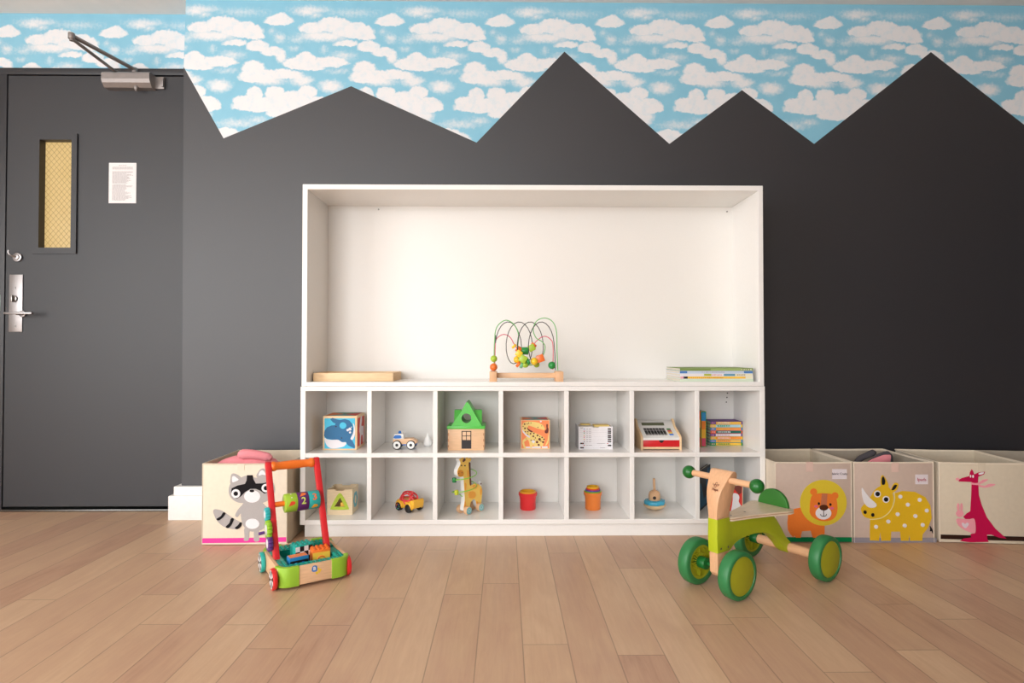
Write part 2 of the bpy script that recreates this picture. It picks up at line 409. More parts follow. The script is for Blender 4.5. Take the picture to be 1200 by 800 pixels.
bb.inputs['Base Color'].default_value = lin((60,48,30))
b = B(gm); b.box(wx0, wx1, T_+.034, T_+.042, wz0, wz1); b.done('window_pane', door, smooth=0)
b = B(mat('wire_brown', (170,132,74), .6)); gy = T_+.0335; st = .030
import itertools
def clipseg(x0, z0, x1, z1):
    t0, t1 = 0, 1
    for p, q in ((-(x1-x0), x0-wx0), ((x1-x0), wx1-x0), (-(z1-z0), z0-wz0), ((z1-z0), wz1-z0)):
        r = q/p
        if p < 0: t0 = max(t0, r)
        else: t1 = min(t1, r)
    return None if t0 >= t1 else ((x0+(x1-x0)*t0, gy, z0+(z1-z0)*t0), (x0+(x1-x0)*t1, gy, z0+(z1-z0)*t1))
for k in range(-30, 60):
    for sg in (1, -1):
        s_ = clipseg(wx0 - .01, wz0 + k*st - .3*(sg < 0)*0, wx1+.01, wz0 + k*st + sg*(wx1-wx0+.02)*1.15)
        if s_ and abs(s_[0][2]-s_[1][2]) > .004: b.cyl(s_[0], s_[1], .0007, n=4)
b.done('wire_mesh', door, smooth=0)
STEEL = mat('brushed_steel', (172,168,168), .42, metal=1, amt=.08, scale=300); STEELD = mat('worn_steel', (150,146,142), .35, metal=1, amt=.1, scale=200)
p0, p1 = onY(10.8, 388.7, T_), onY(27.5, 321.7, T_)
b = B(STEEL); b.box(p0.x, p1.x, T_-.005, T_, p0.z, p1.z, bev=.0015); pl = b.done('lock_plate', door, label='brushed steel lock plate')
b = B(STEELD)
for (x, y) in ((19, 337.3), (18.7, 382)):
    q = onY(x, y, T_); b.cyl((q.x, T_-.007, q.z), (q.x, T_-.004, q.z), .004, n=12)
b.each('screw', pl)
b = B(STEELD); q = onY(17.8, 350, T_); b.cyl((q.x, T_-.006, q.z), (q.x, T_-.012, q.z), .016, n=24, bev=.002); b.box(q.x-.004, q.x+.005, T_-.026, T_-.010, q.z-.017, q.z+.017, bev=.003); b.done('thumb_turn', pl)
b = B(STEEL); q = onY(18, 367, T_-.05); b.cyl((q.x, T_-.004, q.z), (q.x, T_-.012, q.z), .016, bev=.002); b.cyl((q.x, T_-.01, q.z), (q.x, T_-.052, q.z), .008)
qa, qb = onY(5, 366.8, T_-.055), onY(37.8, 367, T_-.055); b.box(qa.x, qb.x, T_-.061, T_-.048, qa.z-.0055, qa.z+.0055, bev=.003); b.done('door_handle', door, label='brushed steel door lever')
b = B(STEEL); q = onY(21.5, 301.5, T_); b.cyl((q.x, T_, q.z), (q.x, T_-.010, q.z), .022, bev=.003); b.cyl((q.x, T_-.01, q.z), (q.x, T_-.016, q.z), .013, bev=.002)
b.tube(smooth_path([(q.x, T_-.016, q.z), (q.x-.012, T_-.03, q.z+.006), (q.x-.02, T_-.036, q.z+.018), (q.x-.018, T_-.036, q.z+.03)]), [.004]*25, n=8); b.done('deadbolt_turn', door, label='round steel deadbolt with curved thumb turn')
# door closer
dc = thing('door_closer', 'silver metal door closer with a folded arm at the top of the dark door', 'door closer', (onY(150, 98, T_).x, T_, onY(150, 98, T_).z))
lx, lz = dc.location.x, dc.location.z
def LD(x, y, Y): q = onY(x, y, Y); return (q.x-lx, Y-T_, q.z-lz)
CM = mat('closer_metal', (150,143,140), .5, metal=.6, amt=.08, scale=60)
a0, a1 = LD(119.5, 103, T_-.05), LD(176, 90, T_-.05)
b = B(CM); b.prism([(-.058, .004), (-.058, .032), (-.05, .040), (0, .040), (0, -.030), (-.035, -.030), (-.052, -.012)], (a1[0]-a0[0]), M=Matrix.Translation((a0[0], 0, -.005)) @ Matrix(((0,1,0,0),(1,0,0,0),(0,0,1,0),(0,0,0,1))), bev=0); b.done('closer_body', dc, smooth=20)
b = B(CM); b.box(a1[0]-.005, a1[0]+.045, -.012, 0, -.03, .030, bev=.003); b.box(a1[0]+.034, a1[0]+.045, -.02, -.008, -.022, .022, bev=.003); b.done('mounting_bracket', dc)
q = LD(157.5, 107, T_-.05)
b = B(CM); b.cyl((q[0], -.036, -.028), (q[0], -.036, -.046), .011, .009, bev=.002); b.cyl((q[0], -.036, -.044), (q[0], -.036, -.052), .006); b.done('adjusting_cap', dc)
zt = .052
piv = (LD(158, 88, T_-.03)[0], -.03); elb = (-1.885-lx, -.345); fb = (LD(141, 84, T_)[0], -.02)
b = B(CM); b.cyl((piv[0], piv[1], .03), (piv[0], piv[1], zt+.012), .012, bev=.002)
def bar(bb, p, q, w, z0, z1):
    d = Vector((q[0]-p[0], q[1]-p[1], 0)); n = Vector((-d.y, d.x, 0)).normalized()*w
    vs = []
    M = Matrix.Translation(((p[0]+q[0])/2, (p[1]+q[1])/2, (z0+z1)/2)) @ Matrix.Rotation(math.atan2(d.y, d.x), 4, 'Z')
    bb.box(-d.length/2, d.length/2, -w, w, -(z1-z0)/2, (z1-z0)/2, bev=.003, M=M)
bar(b, piv, elb, .011, zt-.002, zt+.009); b.done('main_arm', dc)
b = B(CM); b.cyl((elb[0], elb[1], zt-.012), (elb[0], elb[1], zt+.014), .013, bev=.002); bar(b, elb, fb, .008, zt-.014, zt-.005); b.cyl((elb[0], elb[1], zt-.02), (elb[0], elb[1], zt-.01), .008); b.done('forearm', dc)
b = B(CM); b.box(fb[0]-.03, fb[0]+.035, -.02, -.004, zt-.028, zt-.002, bev=.003); b.cyl((fb[0], -.024, zt-.03), (fb[0], -.024, zt), .009, bev=.002); b.done('frame_bracket', dc)
# paper notice
p0, p1 = onY(127.4, 238, T_), onY(160, 190.9, T_)
nt = thing('paper_notice', 'white printed notice taped to the dark door right of its narrow window', 'notice', ((p0.x+p1.x)/2, T_, p0.z))
w, h = p1.x-p0.x, p1.z-p0.z
b = B(mat('white_paper', (236,232,232), .8)); b.box(-w/2, w/2, -.0012, -.0002, 0, h); b.done('sheet', nt, smooth=0)
b = B(ink('notice_grey', (136,130,132))); rr = random.Random(3)
for k in range(40):
    z = h*(.93 - k*.022); 
    if k in (1, 5, 6, 21): continue
    x0 = -w*.37; x1 = x0 + w*rr.uniform(.45, .76)
    if k == 0: x0, x1 = -w*.14, w*.14
    if 2 <= k <= 4: x1 = w*.38
    x = x0
    while x < x1:
        l = rr.uniform(.004, .012); b.quad([(x, -.0016, z), (min(x+l, x1), -.0016, z), (min(x+l, x1), -.0016, z+.0017), (x, -.0016, z+.0017)]); x += l+.0018
b.done('printed_lines', nt, smooth=0, keep_normals=True)
# baseboard with two steps, turning the corner
b = B(TRIM)
def bbp(x0, x1, t, z0, z1): b.box(x0, x1, -t, 0, z0, z1, bev=.003)
XA_ = onY(352.3, 430, -.31).x - .006; XB_ = onY(896.3, 440, -.31).x + .006
bbp(XC-.040, XA_, .042, 0, .112); bbp(XC-.024, XA_, .026, .100, .152); bbp(XB_, XR, .042, 0, .112); bbp(XB_, XR, .026, .100, .152)
b.box(XC-.040, XC-.0005, -.01, DW-.012, 0, .112, bev=.003); b.box(XC-.024, XC-.0005, -.01, DW-.012, .1, .152, bev=.003)
o = struct(b.done('baseboard_back'))
# side walls (the left one has the big window that lights the room)
GREYWALL = mat('grey_wall_paint', (92,90,90), .8, scale=40)
b = B(GREYWALL); b.box(XR, XR+.1, YF, 0, 0, CH); struct(b.done('wall_right', smooth=0))
VX0, VX1, VZ0, VZ1 = -3.3, -.2, .5, 2.2  # opening added in the unseen rear wall to hold a fill lamp
b = B(GREYWALL); b.prism([(XL-.1, 0), (XR+.1, 0), (XR+.1, CH), (XL-.1, CH)], .12, holes=[[(VX0, VZ0), (VX1, VZ0), (VX1, VZ1), (VX0, VZ1)]], M=Matrix.Translation((0, YF-.12, 0))); struct(b.done('wall_front', smooth=0))
b = B(TRIM)
for z in (VZ0, VZ1-.05): b.box(VX0, VX1, YF-.09, YF-.04, z, z+.05)
for x in (VX0, (VX0+VX1)/2-.02, VX1-.05): b.box(x, x+.05, YF-.09, YF-.04, VZ0+.05, VZ1-.05)
struct(b.done('rear_fill_frame', smooth=0))  # made-up frame round the added fill lamp
b = B(WHITEWALL)
WY0, WY1, WZ0, WZ1 = -5.0, -2.5, .35, 2.20
b.prism([(YF, 0), (DW+.1, 0), (DW+.1, CH), (YF, CH)], .12, holes=[[(WY0, WZ0), (WY1, WZ0), (WY1, WZ1), (WY0, WZ1)]], M=Matrix(((0,-1,0,XL),(1,0,0,0),(0,0,1,0),(0,0,0,1))))
struct(b.done('wall_left', smooth=0))
b = B(TRIM)
for z in (WZ0, WZ1-.05): b.box(XL-.09, XL-.04, WY0, WY1, z, z+.05)
for y in (WY0, (WY0+WY1)/2-.02, WY1-.05): b.box(XL-.09, XL-.04, y, y+.05, WZ0+.05, WZ1-.05)
struct(b.done('window_1', smooth=0))
# ================================================================== SHELVING
CW = mat('white_lacquer', (243,241,238), .22, amt=.02, scale=90, spec=.5, bump=.02)
CB = mat('white_back_panel', (238,235,230), .35, amt=.03, scale=300, bump=.05)
Yf = -.31; Yb = -.016
XA = onY(352.3, 430, Yf).x; XB = onY(896.3, 440, Yf).x
Z1, Z2, Z3 = .6505, .353, .0745
hutch = thing('display_cabinet', 'wide white open display cabinet with one tall empty bay', 'cabinet', ((XA+XB)/2, Yf, .6315)); 
cub = thing('cubby_shelf', 'low white cubby shelf with fourteen square compartments standing on the floor', 'shelf', ((XA+XB)/2, Yf, 0))
def P(par, name, x0, x1, y0, y1, z0, z1, m=CW, bev=.0012, label=None):
    l = par.location; b = B(m); b.box(x0-l.x, x1-l.x, y0-l.y, y1-l.y, z0-l.z, z1-l.z, bev=bev, seg=1); return b.done(name, par, smooth=30, label=label)
ZT = onY(600, 216.5, Yf).z; tk = .0215
UX0, UX1 = XA+.004, XB-.003
P(hutch, 'side_panel', UX0, UX0+tk, Yf, -.006, .632, ZT-tk); P(hutch, 'side_panel', UX1-tk, UX1, Yf, -.006, .632, ZT-tk)
P(hutch, 'top_panel', UX0, UX1, Yf, -.006, ZT-tk, ZT); P(hutch, 'bottom_panel', UX0+tk, UX1-tk, Yf, -.006, .632, Z1)
P(hutch, 'back_panel', UX0+tk, UX1-tk, Yb, -.006, Z1, ZT-tk, CB, 0)
b = B(STEELD)
for (x, y) in ((443.8, 245.5), (851.8, 248)):
    q = onY(x, y, Yb)-hutch.location; b.cyl((q.x, Yb-Yf+.001, q.z), (q.x, Yb-Yf-.004, q.z), .0035, n=10)
b.each('screw', hutch)
P(cub, 'top_panel', XA, XB, Yf, -.006, .6125, .6312)
P(cub, 'side_panel', XA, XA+tk, Yf, -.006, .0545, .6125); P(cub, 'side_panel', XB-tk, XB, Yf, -.006, .0545, .6125)
P(cub, 'bottom_panel', XA+tk, XB-tk, Yf, -.006, .0545, Z3); P(cub, 'plinth', XA+.014, XB-.014, Yf+.018, -.006, 0, .0545)
P(cub, 'back_panel', XA+tk, XB-tk, Yb, -.006, Z3, .6125, CB, 0)
P(cub, 'shelf', XA+tk, XB-tk, Yf, Yb, .334, Z2)
IN0, IN1 = XA+tk, XB-tk; dt = .0192; cwid = (IN1-IN0-6*dt)/7
for k in range(6):
    x = IN0 + (k+1)*cwid + k*dt
    P(cub, 'divider', x, x+dt, Yf+.0005, Yb, Z2, .6125); P(cub, 'divider', x, x+dt, Yf+.0005, Yb, Z3, .334)
b = B(mat('dark_hole', (60,52,48), .8))
for y in (460.5, 465.5, 471):
    q = onY(852.5 - (y-460)*.12, y, Yb)-cub.location; b.cyl((q.x, Yb-Yf, q.z), (q.x, Yb-Yf-.001, q.z), .003, n=10)
b.each('pin_hole', cub)
# ================================================================== STORAGE BINS
CREAM = mat('cotton_cream', (232,218,198), .9, 'fabric', spec=.15); TAUPE = mat('cotton_taupe', (204,182,168), .9, 'fabric', spec=.15)
LINEN = mat('cotton_linen', (214,200,178), .9, 'fabric', spec=.15)
GREYIN = mat('cotton_grey_lining', (176,164,148), .9, 'fabric', spec=.15); BINW, BINH, BIND = .331, .326, .327
def make_bin(label, x, front_y, w, rz, front, side, lining, h=BINH):
    t = thing('storage_bin', label, 'storage bin', (x, front_y, 0), rz, 'fabric animal storage bins along the wall')
    d = BIND; th = .004
    nx = 14
    def bow(u, v, amp): return amp*math.sin(math.pi*u)*math.sin(math.pi*v)
    # front panel, slightly bowed cloth
    b = B(front); b.box(0, w, 0, th, 0.002, h, bev=.0015); b.done('front_panel', t)
    b = B(side, lining)
    b.box(0, th, th, d, 0.002, h, bev=.001); b.box(w-th, w, th, d, 0.002, h, bev=.001); b.box(th, w-th, d-th, d, 0.002, h, bev=.001); b.box(th, w-th, th, d-th, 0.002, .008, mi=1)
    b.box(th, th+.001, th, d-th, .008, h-.006, mi=1); b.box(w-th-.001, w-th, th, d-th, .008, h-.006, mi=1); b.box(th, w-th, d-th-.001, d-th, .008, h-.006, mi=1)
    b.done('box_body', t, smooth=0)
    b = B(CREAM if side is CREAM else side)
    z = h - .001; r = .0035
    pts = [(0,0,z), (w,0,z), (w,d,z), (0,d,z)]
    for a, c in zip(pts, pts[1:]+pts[:1]): b.tube([Vector(a)*1 + Vector((0,.002,0)), (Vector(a)+Vector(c))/2 + Vector((0,.002,-.0015)), Vector(c) + Vector((0,.002,0))], r, n=6)
    for (a, c) in (((0,.001,.002), (0,.001,h)), ((w,.001,.002), (w,.001,h))): b.tube([a, c], .0025, n=6)
    b.done('bound_edge', t, label='pale bound seam')
    return t
def face_of(t, sc_o): 
    n = Matrix.Rotation(t.rotation_euler.z, 3, 'Z') @ Vector((0, -1, 0)); return Face(t, t.location, n, *sc_o)
FY = -.395
xa = onY(237.3, 590, FY).x; xb = onY(336, 590, FY).x
rb = make_bin('cream fabric bin with a grey raccoon and pink stripe, left of the shelf', xa, FY, xb-xa, 0, CREAM, LINEN, LINEN)
f = face_of(rb, (235, 510, 6.15))
f.piece('stripe', felt('hot_pink', (236,72,158)), [[(12,741),(320,738),(621,733),(621,766),(320,773),(14,776)]], 0, sm=False, label='hot pink stripe')
f.piece('pull_tab', CREAM, [[(268,206),(317,206),(317,251),(268,251)]], 1, sm=False)
GR = felt('grey', (178,172,170)); WHF = felt('white', (236,232,234)); BKF = felt('black', (34,32,34))
rc = f.piece('raccoon_patch', GR, [[(95,562),(94,538),(112,531),(160,545),(225,590),(292,628),(296,650),(270,674),(225,674),(165,655),(118,612)],
    [(300,500),(330,480),(380,476),(430,480),(465,505),(480,560),(482,620),(462,665),(422,686),(370,692),(325,672),(298,620),(292,555)],
    [(306,500),(272,532),(252,568),(254,584),(268,587),(282,570),(308,545)], [(462,505),(500,535),(528,570),(526,588),(508,586),(490,565),(466,545)],
    [(318,668),(318,728),(312,745),(318,758),(340,758),(350,745),(352,700),(358,680)], [(388,680),(386,730),(384,750),(396,764),(418,761),(426,745),(418,720),(420,672)],
    [(222,352),(218,300),(226,277),(248,275),(280,292),(310,330)], [(408,300),(418,262),(440,240),(466,244),(492,290),(500,330)],
    [(214,352),(204,400),(220,448),(265,480),(320,488),(420,490),(480,472),(522,430),(536,385),(520,335),(480,302),(440,290),(400,305),(330,290),(285,308),(240,335)]], 0, label='grey raccoon patch', one=True)
f.piece('ear_lining', WHF, [[(232,335),(230,300),(243,292),(264,306),(276,318),(256,330)], [(422,288),(428,262),(446,250),(462,262),(470,284),(446,282)]], 1, parent=rc, label='white inner ears')
f.piece('mask', BKF, [[(222,410),(226,380),(268,360),(322,348),(334,322),(336,286),(376,286),(384,318),(400,346),(450,344),(492,334),(510,370),(498,405),(462,418),(430,396),(400,384),(362,384),(322,408),(292,438),(262,456),(232,442)]], 1, parent=rc, label='black mask')
f.piece('muzzle', WHF, [ell(374,438,58,45), ell(376,635,50,37)], 2, parent=rc, label='white muzzle and belly')
f.piece('nose', BKF, [ell(373,399,17,9)], 3, parent=rc)
f.piece('eye_white', WHF, [ell(257,418,32), ell(472,378,30)], 2, parent=rc); f.piece('eye_ring', BKF, [ell(257,418,16), ell(474,378,16)], 3, parent=rc); 
f.piece('tail_band', BKF, [[(118,600),(148,580),(165,554),(181,561),(162,590),(132,611)], [(184,656),(210,630),(222,597),(241,602),(226,640),(202,666)], [(250,664),(272,645),(285,627),(298,630),(292,655),(268,674)]], 1, parent=rc, label='black tail stripes')
# three bins to the right of the shelf
LX0 = onY(905.5, 590, FY).x; LX1 = onY(998, 590, FY).x
LW = .331
LX0 = XB + .003
lb = make_bin('taupe fabric bin with an orange lion in a yellow mane, right beside the white shelf', LX0, FY, LX1-LX0, 0, TAUPE, CREAM, LINEN)
f = face_of(lb, (880, 515, 6.154))
f.piece('stripe', felt('green', (14,122,70)), [[(172,702),(420,703),(727,703),(727,737),(420,737),(172,737)]], 0, sm=False, label='green stripe')
f.piece('pull_tab', mat('cotton_blush', (222,190,176), .9, 'fabric'), [[(396,160),(447,160),(447,230),(396,230)]], 1, sm=False)
lt = f.piece('name_label', mat('label_card', (226,216,220), .7), [[(585,212),(691,212),(691,284),(585,284)]], 0, sm=False, label='white label with handwriting')
def write(bin_, f_, s, cx, cy, hpx, m, par, lay=.0025):
    c = f_.inv @ f_.map(cx, cy); sz = hpx/f_.sc * .00345
    return text('handwriting', s, sz, m, par, Matrix.Translation(c + Vector((0, -lay, 0))) @ TF @ Matrix.Rotation(R(-1), 4, 'Z'))
write(lb, f, 'fabric Crafts', 638, 246, 23, ink('pen_grey', (112,98,104)), lt)
OR = felt('orange', (238,128,52)); YE = felt('yellow', (222,196,58))
ln = f.piece('lion_patch', OR, [[(262,600),(268,535),(305,500),(360,488),(420,520),(480,590),(530,605),(531,660),(528,704),(494,706),(486,692),(478,706),(446,706),(438,682),(430,656),(368,660),(362,682),(358,706),(322,706),(314,690),(306,704),(285,684),(266,650)]], 0, label='orange lion patch', one=True)
f.piece('mane', YE, [ell(521,454,168,165,48)], 1, parent=ln, label='yellow round mane')
f.piece('lion_head', OR, [[(422,490),(428,430),(448,395),(520,385),(592,395),(614,425),(622,500),(606,555),(562,583),(500,584),(450,562),(424,530)], ell(450,375,25), ell(604,403,25)], 2, parent=ln, one=True)
f.piece('blaze', felt('brown', (196,118,84)), [[(509,388),(548,388),(544,475),(500,475)]], 3, sm=False, parent=ln)
f.piece('muzzle', WHF, [ell(520,528,57,46)], 3, parent=ln); f.piece('nose', felt('dark_brown', (88,46,26)), [ell(522,488,31,21)], 4, parent=ln)
f.piece('cheek', felt('pink', (232,110,140)), [ell(467,479,13,9), ell(580,493,15,9)], 3, parent=ln)
f.piece('eye', BKF, [ell(487,459,8,10), ell(570,466,8,10)], 3, parent=ln)
def stroke(f_, b, pts, w, lay):
    pts = [Vector((p[0], p[1], 0)) for p in pts]
    L_, R_ = [], []
    for i, p in enumerate(pts):
        a = pts[max(i-1, 0)]; c = pts[min(i+1, len(pts)-1)]; t = (c-a).normalized(); n = Vector((-t.y, t.x, 0))*w/2
        L_.append(tuple((p+n)[:2])); R_.append(tuple((p-n)[:2]))
    f_.add(b, L_ + R_[::-1], lay, sm=False)
b = B(BKF); stroke(f, b, [(521,508),(520,550)], 4, 4); stroke(f, b, smooth_path([(498,534),(503,546),(520,551),(536,546),(541,534)], 4), 4, 4); b.done('mouth', ln, smooth=0)
RX0 = onY(1001, 590, FY).x
rh = make_bin('taupe fabric bin with a yellow spotted rhino between the lion and kangaroo bins', RX0, FY, LW-.004, 0, TAUPE, CREAM, GREYIN)
f = face_of(rh, (880, 500, 3.75))
f.piece('stripe', felt('mid_grey', (150,144,152)), [[(449,486),(630,487),(815,487),(815,511),(630,510),(449,509)]], 0, sm=False, label='grey stripe')
f.piece('pull_tab', MC['cotton_blush'], [[(618,158),(649,158),(649,198),(618,198)]], 1, sm=False)
lt = f.piece('name_label', MC['label_card'], [[(722,209),(777,209),(777,252),(722,252)]], 0, sm=False, label='white label with red handwriting')
write(rh, f, 'Ipads', 749, 231, 20, ink('pen_red', (184,60,80)), lt)
RY = felt('rhino_yellow', (228,184,40))
rp = f.piece('rhino_patch', RY, [[(522,498),(522,450),(524,395),(560,395),(600,375),(628,330),(630,292),(665,281),(720,285),(765,308),(788,345),(794,400),(776,445),(754,472),(752,500),(698,500),(696,470),(692,500),(658,500),(655,460),(616,460),(614,500),(572,500),(568,460),(562,500)],
   [(572,262),(570,225),(578,212),(592,228),(604,262)], [(612,284),(628,248),(647,250),(640,276),(618,292)],
   [(485,372),(486,352),(515,322),(538,285),(560,264),(592,256),(616,280),(626,318),(612,362),(582,393),(540,404),(500,396)]], 0, label='yellow rhino patch', one=True)
b = B(felt('seam', (236,222,150))); stroke(f, b, smooth_path([(628,284),(629,325),(610,370),(570,400),(520,406)], 5), 4, 1); b.done('head_seam', rp, smooth=0)
f.piece('ear_lining', BKF, [[(575,252),(574,226),(581,218),(589,236),(586,252)], [(617,277),(628,256),(641,256),(630,274)]], 1, parent=rp, label='black inner ears')
f.piece('horn', WHF, [[(487,268),(500,285),(522,312),(549,338),(545,352),(520,354),(500,338),(489,305)]], 1, parent=rp, label='white horn')
f.piece('eye_white', WHF, [ell(554,294,15), ell(592,318,15)], 1, parent=rp)
f.piece('pupil', BKF, [ell(555,294,10), ell(592,318,10), ell(500,374,7,8), ell(534,386,7,8)], 2, parent=rp, label='black eyes and nostrils')
f.piece('spot', WHF, [ell(x,y,8.5) for x, y in ((655,306),(740,320),(688,341),(771,367),(643,383),(721,391),(602,415),(548,438),(674,433),(753,430))], 1, parent=rp, label='white spot')
f.piece('tail', BKF, [[(785,434),(787,448),(786,458),(792,456),(798,469),(796,452),(792,444)]], 1, sm=False, parent=rp)
KX0 = onY(1101, 590, FY-.002)
kb = make_bin('cream fabric bin with a crimson kangaroo carrying a pink joey', KX0.x, FY-.002, LW+.012, R(-6), LINEN, CREAM, LINEN, h=.325)
f = face_of(kb, (1080, 515, 6.15))
b = B(felt('dark_chocolate', (52,32,24))); b.box(.003, LW+.009, -.0009, .0004, .0145, .0325); b.done('stripe', kb, label='dark brown stripe', smooth=0); f.c = 2
f.piece('pull_tab', LINEN, [[(405,168),(458,171),(458,228),(405,228)]], 1, sm=False)
CR_ = felt('crimson', (190,20,74)); PK = felt('light_pink', (236,158,168))
kp = f.piece('kangaroo_patch', CR_, [[(262,292),(290,276),(344,262),(347,236),(360,212),(370,226),(378,250),(410,236),(456,231),(448,250),(408,266),(406,300),(408,330),(412,400),(432,470),(470,560),(530,640),(611,712),(560,706),(500,684),(470,684),(472,712),(482,736),(350,739),(276,730),(300,712),(356,704),(352,680),(385,670),(382,575),(318,574),(299,556),(325,530),(350,515),(357,400),(360,305),(320,303),(268,301)]], 0, label='crimson kangaroo patch')
f.piece('nose', PK, [ell(258,284,13,10)], 1, parent=kp); f.piece('eye', WHF, [ell(351,263,5,10), ell(369,264,6,11), [(412,240),(445,234),(440,246),(412,252)]], 1, parent=kp)
f.piece('scarf', PK, [[(358,308),(382,312),(410,308),(440,288),(475,285),(462,299),(428,316),(404,326),(378,324),(358,322)], [(408,322),(450,332),(488,318),(530,322),(500,336),(450,345),(414,337)]], 1, parent=kp, label='pink scarf', one=True)
f.piece('joey', PK, [[(252,570),(300,570),(340,572),(379,573),(384,668),(340,664),(292,640),(260,610)], ell(274,532,27,25), ell(262,485,8,28), ell(286,485,8,28)], 1, parent=kp, label='pink joey in pouch', one=True)
f.piece('heart', felt('lilac_grey', (222,206,214)), [[(286,602),(296,596),(310,606),(324,596),(336,604),(330,620),(312,636),(292,620)]], 2, parent=kp)
ex = KX0.x + (LW+.022)*math.cos(R(6)); ey = FY - .002 - (LW+.022)*math.sin(R(6))
eb = make_bin('grey-lined fabric bin cut off by the right edge of the photo', ex, ey, .33, R(-6), GREYIN, GREYIN, GREYIN, h=.325)
# plush toys in bins
PKP = mat('plush_pink', (240,150,158), .95, 'felt', spec=.1, amt=.08); PGP = mat('plush_grey', (84,80,84), .95, 'felt', spec=.1)
def blob(bld, pts, rads, mi=0):
    bld.tube(smooth_path(pts, 6), rads, n=16, mi=mi)
def interp(rs, n): 
    out = []
    for i in range(n):
        t = i/(n-1)*(len(rs)-1); k = min(int(t), len(rs)-2); out.append(rs[k] + (rs[k+1]-rs[k])*(t-k))
    return out
q = onY(285, 540, -.27)
pt = thing('plush_toy', 'pink plush toy with a floppy arm heaped in the raccoon bin', 'soft toy', (q.x, -.27, .008))
def pl_part(name, pts, rs, sc=None, m=PKP):
    b = B(m); P_ = smooth_path(pts, 6); b.tube(P_, interp(rs, len(P_)), n=18)
    return b.done(name, pt, smooth=80)
pl_part('plush_body', [(-.098,-.02,.258),(-.080,-.02,.268),(-.03,-.01,.276),(.05,.0,.276),(.115,.01,.262),(.155,.01,.245)], [.016,.042,.054,.058,.052,.018])
pl_part('plush_base', [(-.06,.0,.05),(.05,.0,.06),(.14,0,.05)], [.03,.045,.03]); 
pl_part('plush_belly', [(-.04,.0,.12),(.04,.0,.16),(.12,0,.17)], [.05,.08,.05])
pl_part('plush_arm', [(.000,-.03,.330),(.015,-.035,.340),(.06,-.03,.338),(.110,-.02,.326),(.125,-.02,.316)], [.010,.022,.020,.018,.008])
q = onY(1028, 540, -.25)
pt = thing('plush_ear_toy', 'grey plush toy with a pink-lined ear poking out of the rhino bin', 'soft toy', (q.x, -.25, .008))
pl_part('plush_body', [(-.09,0,.10),(0,0,.16),(.08,0,.10)], [.03,.10,.03], m=PGP)
b = B(PGP); b.prism(smooth_loop([(-.085,.20),(-.02,.305),(.04,.336),(.062,.330),(.072,.300),(.06,.20)]), .016, bev=.005); b.done('plush_ear', pt, label='grey ear', smooth=60)
b = B(PKP); b.prism(smooth_loop([(-.065,.20),(-.055,.282),(.01,.318),(.045,.324),(.056,.316),(.046,.26),(.03,.20)]), .010, M=Matrix.Translation((0,-.009,0)), bev=.003); b.done('ear_lining', pt, label='pink ear lining', smooth=60)
b = B(PGP); b.tube(smooth_path([(-.09,.03,.262),(-.06,.03,.298),(-.02,.03,.318),(.0,.03,.327),(.012,.03,.324)],5), interp([.006,.013,.014,.014,.006],21), n=10); b.done('plush_paw', pt, smooth=80)
# ================================================================== TOYS ON THE SHELVES
WD = mat('beech', (232,190,150), .45, 'woodx'); WDZ = mat('beech_upright', (228,182,140), .5, 'woodz'); PINE = mat('pine', (238,204,160), .5, 'woodx'); BIRCH = mat('birch_ply', (236,214,178), .5, 'woodx')
PALE = mat('pale_plywood', (226,206,178), .4, 'woodx', coat=.3)
WHT = plas('white', (238,238,236)); BLK = plas('black', (28,26,28), .5)
def onshelf(px, py, z): return onZ(px, py, z)
# wooden tray
p = onshelf(367, 446.6, Z1); q = onshelf(460.5, 446.6, Z1); w = q.x-p.x
t = thing('wooden_tray', 'shallow light wooden tray lying in the left corner of the big bay', 'tray', (p.x, p.y, Z1))
d = .20; hh = .036
for args, nm in (((0,w,0,.012), 'front_rail'), ((0,w,d-.012,d), 'back_rail')):
    b = B(PINE); b.box(args[0], args[1], args[2], args[3], .0, hh, bev=.002); b.done(nm, t)
for x in (0, w-.012):
    b = B(mat('pine_y', (226,186,138), .5, 'woody')); b.box(x, x+.012, .012, d-.012, 0, hh, bev=.002); b.done('side_rail', t)
b = B(PINE); b.box(.012, w-.012, .012, d-.012, .003, .008); b.done('tray_floor', t)
# bead maze
p = onshelf(573.5, 447.3, Z1); q = onshelf(660.5, 447.3, Z1)
mz = thing('bead_maze', 'wooden bead maze with looping coloured wires in the middle of the big bay', 'toy', (p.x, p.y+.001, Z1))
W = q.x-p.x; Pm = 278.6; 
def mzp(x, y, dy=.05): return ((x-573.5)/Pm, dy, (447.3-y)/Pm)
b = B(WDZ)
for x in (0, W-.031): b.box(x, x+.031, 0, .11, 0, .043, bev=.0015)
b.each('end_block', mz, label='square wooden end blocks')
b = B(WD); b.box(.029, W-.029, .05, .066, .014, .036, bev=.002); b.done('cross_rail', mz)
GW = paint('wire_green', (104,184,96)); PW = paint('wire_pink', (226,96,122)); BW = paint('wire_black', (48,40,44))
b = B(GW); b.tube(smooth_path([mzp(578.8,434,.03), mzp(579.3,400,.03), mzp(582,383,.03), mzp(592,374.6,.03), mzp(602,379,.03), mzp(607.8,391,.03), mzp(607,405,.03), mzp(608,418,.03), mzp(613,426,.035), mzp(622,428,.04), mzp(632,424,.05), mzp(638,415,.055), mzp(640,406,.055), mzp(636.5,400,.055), mzp(629,395,.055), mzp(625.8,385,.055), mzp(630,375,.055), mzp(639.5,371.5,.05), mzp(649,376,.05), mzp(653.5,388,.045), mzp(654,410,.04), mzp(654.8,434,.035)]), .0020, n=8); b.done('green_wire', mz)
